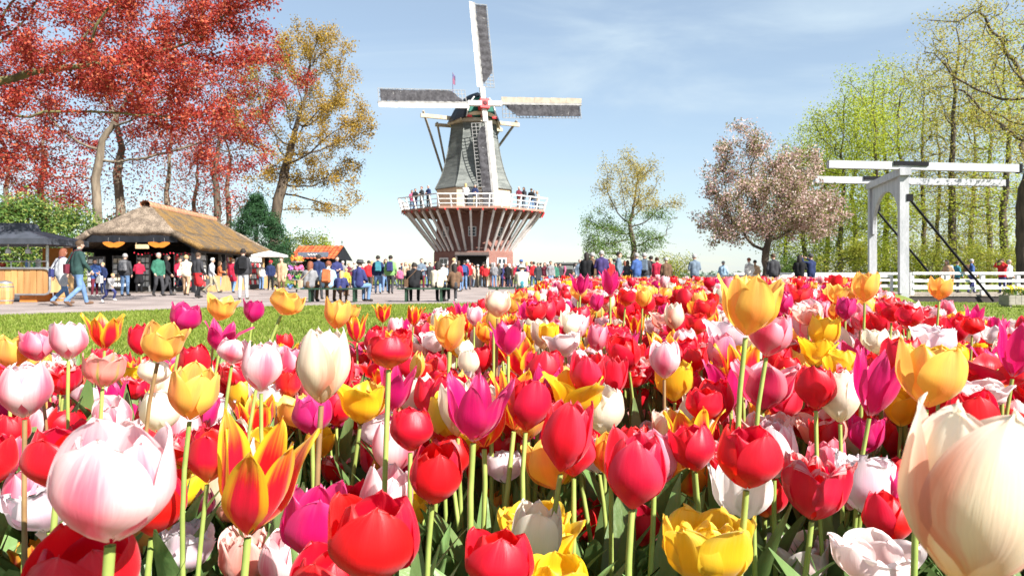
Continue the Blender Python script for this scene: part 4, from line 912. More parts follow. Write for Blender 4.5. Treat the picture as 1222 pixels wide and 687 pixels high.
def hair_mesh(style):
    if style in HAIR: return HAIR[style]
    mb = MB(); nu, nv = 14, 8; vs = []
    for i in range(nv + 1):
        for j in range(nu):
            a = 2 * math.pi * j / nu; front = max(0, -math.sin(a)); tmax = (1.95 - 1.0 * front ** .7)
            if style == 'long': tmax = 2.1 - 1.15 * front ** .6
            t = tmax * i / nv; r = .108 + .004 * math.sin(j * 3 + i)
            x, y, z = r * math.sin(t) * math.cos(a) * .93, r * math.sin(t) * math.sin(a) * 1.05 + .012, r * math.cos(t) + .022
            if style == 'long' and t > 1.5 and front < .35: z -= (t - 1.5) * .36; y += .015
            vs.append((x, y, z))
    mb.add(vs, [(i * nu + j, i * nu + (j + 1) % nu, (i + 1) * nu + (j + 1) % nu, (i + 1) * nu + j) for i in range(nv) for j in range(nu)])
    if style == 'bun': mb.ball((0, .12, .06), .05, 8, 6)
    if style == 'cap':
        mb = MB(); mb.lathe([(.112, -.005), (.116, .03), (.10, .085), (.05, .125), (.01, .132)], 14, (0, .008, .02)); mb.add([(-.08, -.085, .022), (.08, -.085, .022), (.055, -.19, .005), (-.055, -.19, .005), (-.08, -.085, .032), (.08, -.085, .032), (.055, -.19, .013), (-.055, -.19, .013)], [(3, 2, 1, 0), (4, 5, 6, 7), (0, 1, 5, 4), (1, 2, 6, 5), (2, 3, 7, 6), (3, 0, 4, 7)])
    if style == 'hat':
        mb = MB(); mb.lathe([(.17, .02), (.172, .03), (.112, .045), (.108, .10), (.085, .128), (.01, .132)], 16, (0, .008, .005))
    HAIR[style] = mb.mesh('hair', [], True)
    return HAIR[style]
PACK = None
def pack_mesh():
    global PACK
    if PACK is None:
        bm = bmesh.new(); bmesh.ops.create_cube(bm, size=1)
        for v in bm.verts: v.co = Vector((v.co.x * (.30 if v.co.z < 0 else .25), v.co.y * .17, v.co.z * .44))
        bmesh.ops.bevel(bm, geom=bm.edges[:] , offset=.045, segments=2, affect='EDGES', profile=.6)
        r = bmesh.ops.create_cube(bm, size=1)
        for v in r['verts']: v.co = Vector((v.co.x * .2, v.co.y * .06 + .10, v.co.z * .18 - .09))
        for sx in (-1, 1):
            for (a, b) in (((sx * .1, -.08, .2), (sx * .12, -.20, .17)), ((sx * .12, -.20, .17), (sx * .12, -.33, .02)), ((sx * .12, -.33, .02), (sx * .13, -.1, -.15))):
                r = bmesh.ops.create_cube(bm, size=1); a, b = Vector(a), Vector(b); q = (b - a).to_track_quat('Y', 'Z'); bmesh.ops.transform(bm, verts=r['verts'], matrix=Matrix.Translation((a + b) / 2) @ q.to_matrix().to_4x4() @ Matrix.Diagonal((.05, (b - a).length + .02, .015, 1)))
        PACK = bpy.data.meshes.new('backpack'); bm.to_mesh(PACK); bm.free(); PACK.materials.append(None)
    return PACK
CC = dict(black=(.014, .014, .016), charcoal=(.045, .045, .05), grey=(.22, .22, .23), silver=(.45, .46, .48), white=(.72, .71, .69), cream=(.62, .54, .42), beige=(.48, .37, .26), camel=(.42, .27, .17), brown=(.13, .075, .045), maroon=(.13, .02, .035),
          red=(.50, .025, .03), crimson=(.40, .02, .05), pink=(.55, .12, .22), orange=(.42, .13, .05), yellow=(.66, .48, .06), green=(.04, .15, .10), lime=(.19, .36, .12), teal=(.05, .20, .25), navy=(.02, .03, .085), indigo=(.035, .04, .13), blue=(.05, .10, .27), sky=(.32, .46, .60), denim=(.13, .22, .38), slate=(.13, .17, .22), purple=(.05, .035, .12), khaki=(.32, .28, .19), forest=(.03, .065, .06), tan=(.5, .33, .2))
HC = dict(dark=(.02, .015, .012), brown=(.07, .04, .022), auburn=(.19, .06, .03), blond=(.45, .31, .14), grey=(.34, .33, .32), white=(.62, .6, .57))
SK = [(.56, .34, .25), (.5, .29, .2), (.6, .38, .29)]
def cloth(c): return mat('cloth_' + c, CC[c], tuple(q * .72 for q in CC[c]), scale=7, rough=.85, bump=.35, spec=.15)
shoe_m = {c: mat('shoe_' + c, v, rough=.5) for c, v in (('dark', (.03, .025, .022)), ('white', (.6, .6, .58)), ('brown', (.14, .08, .05)))}
NP = [0]
GARMENT = dict(jacket='jacket', coat='long coat', slim='top', skirt='top')
def person(px, d, h, ps, rz, fit, top, legs, hair, style, place, extra=None, skirt=None, shoe='dark', z=.006, group=None, feet=None):
    NP[0] += 1; k = NP[0]; lod = 0 if d < 31 else 1
    t = empty('person', (PX(px, d), d, z), math.radians(rz)); s = h / 1.75
    bm_ = body_mesh(ps, fit, lod); me = bm_.copy(); me.name = 'body'
    for m in (mat('skin_%d' % (k % 3), SK[k % 3], rough=.55), cloth(top), cloth(legs), shoe_m[shoe], cloth(skirt or legs)): me.materials.append(m)
    J = POSE[ps]; S4 = Matrix.Diagonal((s * (1.06 if h < 1.35 else 1), s * (1.06 if h < 1.35 else 1), s, 1)); hs = 1.0 if h > 1.4 else 1.22
    link('body', me, t, S4)
    hm = hair_mesh(style).copy(); hcol = CC[hair] if style in ('cap', 'hat') else HC[hair]; hm.materials.append(mat(('hat_' if style in ('cap', 'hat') else 'hair_') + hair, hcol, scale=25, rough=.7, bump=.4))
    tilt = Matrix.Rotation(math.atan2(-(J['head'] - J['neck']).y - .03, .17), 4, 'X')
    link('hat' if style in ('cap', 'hat') else 'hair', hm, t, S4 @ Matrix.Translation(J['head']) @ tilt @ Matrix.Scale(1.0, 4))
    if style in ('cap', 'hat'):
        h2 = hair_mesh('short').copy(); h2.materials.append(mat('hair_brown', HC['brown'], scale=25, rough=.7, bump=.4)); link('hair', h2, t, S4 @ Matrix.Translation(J['head']) @ tilt @ Matrix.Scale(.97, 4))
    words_ = ''
    if extra:
        kind_, col = extra
        if kind_ == 'pack':
            pm = pack_mesh().copy(); pm.materials.clear(); pm.materials.append(cloth(col)); lean = math.atan2(-(J['neck'] - J['pelvis']).y, (J['neck'] - J['pelvis']).z)
            link('backpack', pm, t, S4 @ Matrix.Translation(J['chest'] * .8 + J['pelvis'] * .2 + Vector((0, .205, 0))) @ Matrix.Rotation(lean, 4, 'X')); words_ = ' with a %s backpack' % col
        if kind_ == 'bag':
            b = MB(); c = J['pelvis'] + Vector((.24, .05, .05)); b.box(c, (.12, .30, .24)); b.build('bag', cloth(col), t).matrix_local = S4
            link('strap', MB().tube([c + Vector((0, .08, .1)), J['shL'] * .5 + J['chest'] * .5 + Vector((0, .13, .12)), J['neck'] + Vector((-.1, .0, .02)), J['chest'] + Vector((-.02, -.16, 0)), c + Vector((0, -.08, .1))], .012, 5).mesh('strap', cloth(col)), t, S4); words_ = ' with a %s shoulder bag' % col
        if kind_ == 'tote':
            c = J['wrR'] + Vector((0, -.02, -.33)); link('bag', MB().box(c, (.14, .36, .32), taper=.9).tube([c + Vector((0, -.08, .15)), J['wrR'] + Vector((0, -.02, -.06)), c + Vector((0, .08, .15))], .01, 4).mesh('bag', cloth(col)), t, S4); words_ = ' carrying a %s bag' % col
        if kind_ == 'phone':
            c = (J['wrR'] + J['wrL']) / 2 + Vector((0, -.10, .05)); link('camera', MB().box(c, (.13, .03, .08)).mesh('camera', mat('phone_black', (.02, .02, .022), rough=.3)), t, S4); words_ = ' holding up a camera'
    lab = '%s in %s %s and %s%s %s' % ('child' if h < 1.4 else 'person', top, GARMENT[fit], (skirt + ' skirt') if skirt else legs + ' trousers', words_, place)
    if len(lab.split()) > 16: lab = '%s in %s %s%s %s' % (lab.split()[0], top, GARMENT[fit], words_, place)
    if len(lab.split()) > 16: lab = '%s in %s %s%s' % (lab.split()[0], top, GARMENT[fit], ' ' + place)
    tag(t, lab, 'child' if h < 1.4 else 'person', group)
    return t
W1, W2 = 'walking past the food cart', 'in front of the thatched hut'
person(73, 20.3, 1.63, 'walk', 155, 'coat', 'silver', 'denim', 'auburn', 'long', W1, ('bag', 'indigo'), shoe='brown')
person(92, 19.6, 1.83, 'walk', 150, 'jacket', 'forest', 'denim', 'brown', 'short', W1, ('bag', 'maroon'), shoe='brown')
person(130, 21.8, .96, 'run', 75, 'jacket', 'grey', 'indigo', 'blond', 'short', 'running across the path', shoe='white')
person(113, 28.4, 1.5, 'hold', 60, 'jacket', 'blue', 'maroon', 'brown', 'short', W2, ('tote', 'white'), shoe='white')
person(123, 31.8, 1.42, 'stand', -20, 'jacket', 'navy', 'navy', 'blond', 'short', 'beside the postcard racks of the hut')
person(149, 29.8, 1.76, 'stand', 185, 'jacket', 'charcoal', 'denim', 'grey', 'short', W2, ('pack', 'grey'))
person(166, 34.4, 1.66, 'hold', 200, 'skirt', 'crimson', 'black', 'dark', 'bun', 'under the hanging sign of the hut', skirt='black')
person(189, 28.9, 1.76, 'stroll', 55, 'jacket', 'green', 'charcoal', 'grey', 'short', W2)
person(199, 29.9, 1.72, 'stroll', 120, 'jacket', 'black', 'charcoal', 'dark', 'long', 'close behind the green jacket')
person(213, 31.2, 1.62, 'walk', 70, 'jacket', 'crimson', 'black', 'brown', 'long', W2, ('tote', 'navy'))
person(222, 29.8, 1.70, 'stroll', 190, 'jacket', 'cream', 'camel', 'blond', 'short', W2, ('bag', 'white'))
person(236, 26.6, 1.70, 'stroll', 160, 'skirt', 'charcoal', 'black', 'brown', 'short', 'at the corner of the hut', skirt='red')
person(252, 33.0, 1.66, 'walk', 100, 'jacket', 'silver', 'khaki', 'white', 'short', 'by the hut counter', ('tote', 'white'))
person(278, 34.2, 1.64, 'stroll', 175, 'coat', 'crimson', 'denim', 'brown', 'short', 'by the hut counter')
person(290, 25.4, 1.80, 'stand', 195, 'jacket', 'charcoal', 'silver', 'dark', 'short', 'beside the white postcard rack', ('pack', 'black'), shoe='brown')
person(323, 40.5, 1.68, 'stand', 20, 'jacket', 'navy', 'black', 'red', 'cap', 'under the white parasol')
person(336, 31.6, 1.66, 'stand', -10, 'coat', 'tan', 'brown', 'brown', 'short', 'beside the flower stand')
person(312, 42, 1.6, 'stand', 160, 'jacket', 'white', 'denim', 'grey', 'short', 'at the far hut counter')
person(262, 38, 1.6, 'hold', 120, 'jacket', 'orange', 'denim', 'brown', 'long', 'at the hut shelves')
# benches
B1, B2 = 'sitting on the green bench with back turned', 'sitting on the further green bench'
person(369, 22.95, 1.70, 'sit', 175, 'jacket', 'grey', 'brown', 'auburn', 'long', B1, ('bag', 'beige'))
person(391, 22.95, 1.72, 'sit', 180, 'jacket', 'sky', 'brown', 'auburn', 'short', B1, ('pack', 'orange'))
person(407, 22.9, 1.30, 'sit', 180, 'jacket', 'indigo', 'brown', 'blond', 'long', 'sitting small between two adults on a bench')
person(427, 22.95, 1.76, 'sit', 150, 'coat', 'indigo', 'denim', 'charcoal', 'hat', B1)
person(494, 23.1, 1.74, 'sitlean', 185, 'jacket', 'black', 'black', 'dark', 'short', B2, ('bag', 'brown'))
person(522, 23.1, 1.70, 'sit', 170, 'coat', 'cream', 'black', 'dark', 'long', B2)
person(543, 23.4, 1.62, 'sit', 200, 'slim', 'brown', 'charcoal', 'dark', 'long', 'sitting at the end of the further bench', shoe='white')
person(623, 23.7, 1.64, 'sitlean', 180, 'jacket', 'cream', 'teal', 'white', 'hat', 'sitting by the end of the far tulip bed')
person(380, 25.5, 1.6, 'stand', 190, 'jacket', 'navy', 'charcoal', 'dark', 'short', 'standing beyond the bench of the orange backpack')
person(402, 32.5, 1.72, 'hold', 30, 'jacket', 'indigo', 'navy', 'brown', 'short', 'standing beyond the bench')
person(413, 30, 1.15, 'stand', 170, 'jacket', 'yellow', 'brown', 'blond', 'short', 'standing beyond the bench')
person(440, 37, 1.62, 'stand', 190, 'jacket', 'red', 'charcoal', 'dark', 'short', 'on the square between the benches')
SQ = 'on the square left of the mill'
person(451, 32.6, 1.76, 'stroll', 190, 'jacket', 'navy', 'denim', 'dark', 'short', SQ, ('pack', 'teal'))
person(466, 32.4, 1.76, 'stroll', 180, 'jacket', 'lime', 'charcoal', 'dark', 'short', SQ, ('pack', 'indigo'))
person(460, 35.5, 1.66, 'stand', 20, 'jacket', 'slate', 'denim', 'brown', 'long', SQ)
person(477, 44, 1.34, 'stand', 190, 'jacket', 'pink', 'charcoal', 'dark', 'short', SQ)
person(484, 47, 1.7, 'stand', 10, 'jacket', 'beige', 'black', 'blond', 'long', SQ)
person(489, 46, 1.62, 'hold', 200, 'jacket', 'camel', 'denim', 'blond', 'short', SQ)
person(503, 38, 1.74, 'hold', 15, 'jacket', 'slate', 'maroon', 'brown', 'short', 'between the further bench and the mill')
person(513, 48, 1.7, 'stand', 0, 'coat', 'charcoal', 'black', 'dark', 'short', SQ)
person(529, 50, 1.66, 'stand', 190, 'jacket', 'white', 'denim', 'grey', 'short', 'near the left mill window')
person(540, 35, 1.70, 'walk', 100, 'coat', 'beige', 'cream', 'blond', 'short', 'near the left mill window')
person(547, 38, 1.62, 'stand', 160, 'jacket', 'crimson', 'denim', 'brown', 'long', 'near the left mill window')
person(554, 41, 1.70, 'stand', 185, 'jacket', 'navy', 'denim', 'dark', 'short', 'near the mill doorway', ('pack', 'blue'))
# crowd in front of the mill door
rngp = random.Random(8); seen = set()
tops = ['cream', 'tan', 'sky', 'crimson', 'indigo', 'charcoal', 'navy', 'grey', 'slate', 'black', 'white', 'red', 'maroon', 'denim', 'blue', 'beige', 'silver', 'brown', 'green', 'pink', 'khaki']; lg = ['denim', 'navy', 'charcoal', 'black', 'khaki', 'brown', 'slate']
xs_c = [408, 417, 424, 433, 444, 457, 471, 480, 494, 508, 519, 534, 546, 557, 641, 653, 662, 673, 686, 698, 712, 722, 733, 745] + [561, 566, 571, 576, 581, 585, 590, 594, 598, 603, 608, 612, 617, 628, 633, 564, 579, 588, 606, 596]
for i, px in enumerate(xs_c):
    while True:
        c = (rngp.choice(tops), rngp.choice(lg))
        if c not in seen: seen.add(c); break
    person(px + rngp.uniform(-1, 1), (rngp.uniform(49, 52.5) if 559 < px < 634 else rngp.uniform(42, 56) if px < 640 else rngp.uniform(36, 52)), rngp.uniform(1.58, 1.8), rngp.choice(['stand', 'stand', 'stroll', 'hold']), rngp.choice([180, 170, 200, 20, 100, -90]), rngp.choice(['jacket', 'jacket', 'slim', 'coat']), c[0], c[1], rngp.choice(list(HC)), rngp.choice(['short', 'short', 'long']), 'in the crowd before the mill door' if 559 < px < 634 else ('in the loose crowd left of the mill' if px < 600 else 'in the loose crowd right of the mill'), ('pack', 'lime') if px == 603 else (('pack', 'black') if i % 6 == 2 else None), group='crowd around the mill')
person(622, 41, 1.74, 'stand', 175, 'jacket', 'navy', 'charcoal', 'blue', 'cap', 'right of the mill doorway')
person(637, 45, 1.7, 'stroll', 190, 'jacket', 'red', 'denim', 'dark', 'short', 'right of the mill doorway')
person(650, 46, 1.66, 'stand', -10, 'jacket', 'maroon', 'beige', 'auburn', 'long', 'left of the grey booth', ('bag', 'brown'))
person(657, 43, 1.7, 'stand', 10, 'jacket', 'grey', 'denim', 'dark', 'short', 'left of the grey booth', ('pack', 'crimson'))
person(645, 49, 1.7, 'stand', 100, 'jacket', 'black', 'denim', 'dark', 'short', 'left of the grey booth')
person(668, 45, 1.6, 'stand', 30, 'slim', 'charcoal', 'black', 'dark', 'short', 'just left of the grey booth')
person(682, 40, 1.6, 'sit', 60, 'jacket', 'indigo', 'denim', 'brown', 'short', 'sitting on a low kerb before the booth', z=-.16)
person(692, 36, 1.68, 'stand', 20, 'jacket', 'slate', 'black', 'grey', 'short', 'behind the far tulip bed')
FT = 'close behind the far tulip bed'
person(700, 27.4, 1.74, 'stand', 170, 'coat', 'black', 'black', 'dark', 'long', FT)
person(707, 28.2, 1.76, 'stand', 200, 'jacket', 'brown', 'khaki', 'grey', 'short', FT)
person(718, 27.2, 1.80, 'hold', 185, 'jacket', 'purple', 'silver', 'grey', 'short', FT)
person(738, 27.6, 1.76, 'stand', 80, 'jacket', 'slate', 'charcoal', 'dark', 'short', FT)
person(728, 34, 1.66, 'stand', 0, 'jacket', 'red', 'denim', 'blond', 'short', 'behind the far tulip bed')
person(749, 37, 1.62, 'stand', 180, 'jacket', 'charcoal', 'black', 'brown', 'long', 'behind the far tulip bed')
person(760, 27.5, 1.72, 'hold', 215, 'jacket', 'blue', 'slate', 'grey', 'short', FT)
person(769, 28.6, 1.76, 'stand', 165, 'jacket', 'charcoal', 'slate', 'grey', 'short', FT, ('pack', 'slate'))
person(777, 31, 1.70, 'stand', 190, 'jacket', 'black', 'denim', 'dark', 'short', 'behind the far tulip bed')
person(784, 30, 1.62, 'stand', 175, 'coat', 'crimson', 'black', 'brown', 'bun', FT)
person(795, 28.8, 1.58, 'stand', 190, 'coat', 'brown', 'maroon', 'grey', 'short', FT)
person(756, 40, 1.64, 'stand', 0, 'jacket', 'beige', 'brown', 'blond', 'long', 'under the lone tree')
FE = 'behind the tulips near the blossom tree'
person(829, 29.2, 1.72, 'hold', 190, 'jacket', 'slate', 'black', 'grey', 'short', FE)
person(863, 37.5, 1.60, 'stand', 150, 'jacket', 'sky', 'denim', 'grey', 'short', FE)
person(894, 33.8, 1.68, 'stroll', 200, 'jacket', 'white', 'denim', 'auburn', 'short', 'left of the blossom tree trunk')
person(901, 35, 1.6, 'stand', 170, 'jacket', 'tan', 'brown', 'dark', 'short', 'left of the blossom tree trunk')
person(923, 29.8, 1.76, 'stand', 175, 'jacket', 'charcoal', 'black', 'brown', 'short', 'right of the blossom tree trunk')
person(954, 29.6, 1.70, 'phone', 150, 'coat', 'black', 'black', 'dark', 'long', FE, ('phone', 'black'))
person(968, 29.8, 1.74, 'raise', 200, 'jacket', 'navy', 'navy', 'charcoal', 'cap', FE)
BR = 'crossing the drawbridge'
person(1131, 36.2, 1.70, 'walk', -70, 'coat', 'camel', 'beige', 'dark', 'long', BR, ('pack', 'sky'), z=DZ)
person(1142, 37.2, 1.66, 'stroll', 100, 'jacket', 'teal', 'charcoal', 'brown', 'short', BR, z=DZ)
person(1159, 36.0, 1.74, 'stroll', 80, 'jacket', 'blue', 'indigo', 'grey', 'short', BR, ('pack', 'brown'), z=DZ)
person(1196, 35.8, 1.72, 'raise', -60, 'jacket', 'red', 'indigo', 'brown', 'short', BR, ('phone', 'black'), z=DZ)
person(1204, 36.6, 1.72, 'stand', 20, 'jacket', 'silver', 'charcoal', 'grey', 'short', BR, z=DZ)
# visitors up on the gallery
gal = [(-4.9, -1.2, 'pink'), (-4.55, -1.9, 'black'), (-3.9, -3.0, 'charcoal'), (-.4, -4.7, 'white'), (.3, -4.6, 'navy'), (3.6, -3.1, 'maroon'), (4.0, -2.6, 'charcoal'), (4.6, -1.6, 'black'), (4.85, -1.0, 'slate'), (5.1, -.3, 'beige'), (-3.3, -3.7, 'navy')]
for i, (x, y, c) in enumerate(gal):
    X, Y = MX + x, MY + y
    person(CX + X / Y * F, Y, 1.66 + .03 * (i % 4), 'hold', (0, 30, -40, 180)[i % 4], 'jacket', c, lg[i % 7], list(HC)[i % 6], 'short' if i % 3 else 'long', 'leaning at the rail of the mill gallery', z=GZ + .15, group='visitors on the mill gallery')
# ------------------------------------------------------------------ tulips
def petal_material(name, center, edge, base, tip, e0=.25, e1=.9, b1=.22, t0=.75, tamt=.5, streak=.45, trans=.5, rough=.43):
    """petal colour runs from centre flame to margin, base blotch and tip along the petal's own UV; fine lengthwise veins"""
    m = bpy.data.materials.new(name); m.use_nodes = True; nt = m.node_tree; p = nt.nodes['Principled BSDF']; o = nt.nodes['Material Output']
    uvn = nt.nodes.new('ShaderNodeUVMap'); sep = nt.nodes.new('ShaderNodeSeparateXYZ'); nt.links.new(uvn.outputs[0], sep.inputs[0])
    u, v = sep.outputs['X'], sep.outputs['Y']; g = nt.nodes.new('ShaderNodeNewGeometry'); oi = nt.nodes.new('ShaderNodeObjectInfo')
    r = _math(nt, 'FRACT', _math(nt, 'ADD', g.outputs['Random Per Island'], oi.outputs['Random']))
    au = _math(nt, 'ABSOLUTE', _math(nt, 'MULTIPLY_ADD', u, 2.0, -1.0))
    cb = nt.nodes.new('ShaderNodeCombineXYZ'); nt.links.new(_math(nt, 'MULTIPLY', u, 16.0), cb.inputs['X']); nt.links.new(_math(nt, 'MULTIPLY', v, 1.6), cb.inputs['Y']); nt.links.new(_math(nt, 'MULTIPLY', r, 31.0), cb.inputs['Z'])
    st = _noise(nt, cb.outputs[0], 1.0, 3, .6)
    cb2 = nt.nodes.new('ShaderNodeCombineXYZ'); nt.links.new(_math(nt, 'MULTIPLY', u, 60.0), cb2.inputs['X']); nt.links.new(_math(nt, 'MULTIPLY', v, 3.0), cb2.inputs['Y']); nt.links.new(_math(nt, 'MULTIPLY', r, 17.0), cb2.inputs['Z'])
    fine = _noise(nt, cb2.outputs[0], 1.0, 2, .5)
    sv = _math(nt, 'MULTIPLY_ADD', st, streak, -streak / 2)
    em = _range(nt, _math(nt, 'ADD', _math(nt, 'MULTIPLY_ADD', v, .18, au), sv), e0, e1)
    c = _mix(nt, em, center, edge)
    c = _mix(nt, _math(nt, 'MULTIPLY', _range(nt, _math(nt, 'ADD', v, sv), t0, 1.05), tamt), c, tip)
    c = _mix(nt, _range(nt, _math(nt, 'ADD', v, _math(nt, 'MULTIPLY', sv, .3)), 0.0, b1, 1, 0), c, base)
    hs = nt.nodes.new('ShaderNodeHueSaturation'); nt.links.new(c, hs.inputs['Color'])
    nt.links.new(_math(nt, 'MULTIPLY_ADD', r, .012, .494), hs.inputs['Hue']); nt.links.new(_math(nt, 'ADD', _math(nt, 'MULTIPLY_ADD', r, .22, .86), _math(nt, 'MULTIPLY_ADD', fine, .14, -.07)), hs.inputs['Value'])
    c = hs.outputs[0]
    nt.links.new(c, p.inputs['Base Color']); p.inputs['Roughness'].default_value = rough; p.inputs['Specular IOR Level'].default_value = .55
    p.inputs['Sheen Weight'].default_value = .2; p.inputs['Sheen Roughness'].default_value = .4
    b = nt.nodes.new('ShaderNodeBump'); b.inputs['Strength'].default_value = .16; b.inputs['Distance'].default_value = .002; nt.links.new(_math(nt, 'ADD', fine, st), b.inputs['Height']); nt.links.new(b.outputs[0], p.inputs['Normal'])
    t = nt.nodes.new('ShaderNodeBsdfTranslucent'); nt.links.new(c, t.inputs['Color']); ms = nt.nodes.new('ShaderNodeMixShader'); ms.inputs[0].default_value = trans
    nt.links.new(p.outputs[0], ms.inputs[1]); nt.links.new(t.outputs[0], ms.inputs[2]); nt.links.new(ms.outputs[0], o.inputs['Surface'])
    return m
RD = (.80, .006, .03); RD2 = (.70, .004, .024); YL = (.88, .58, .02); OR = (.86, .30, .03); WH = (.84, .80, .74); PK = (.80, .17, .26); MG = (.64, .005, .15)
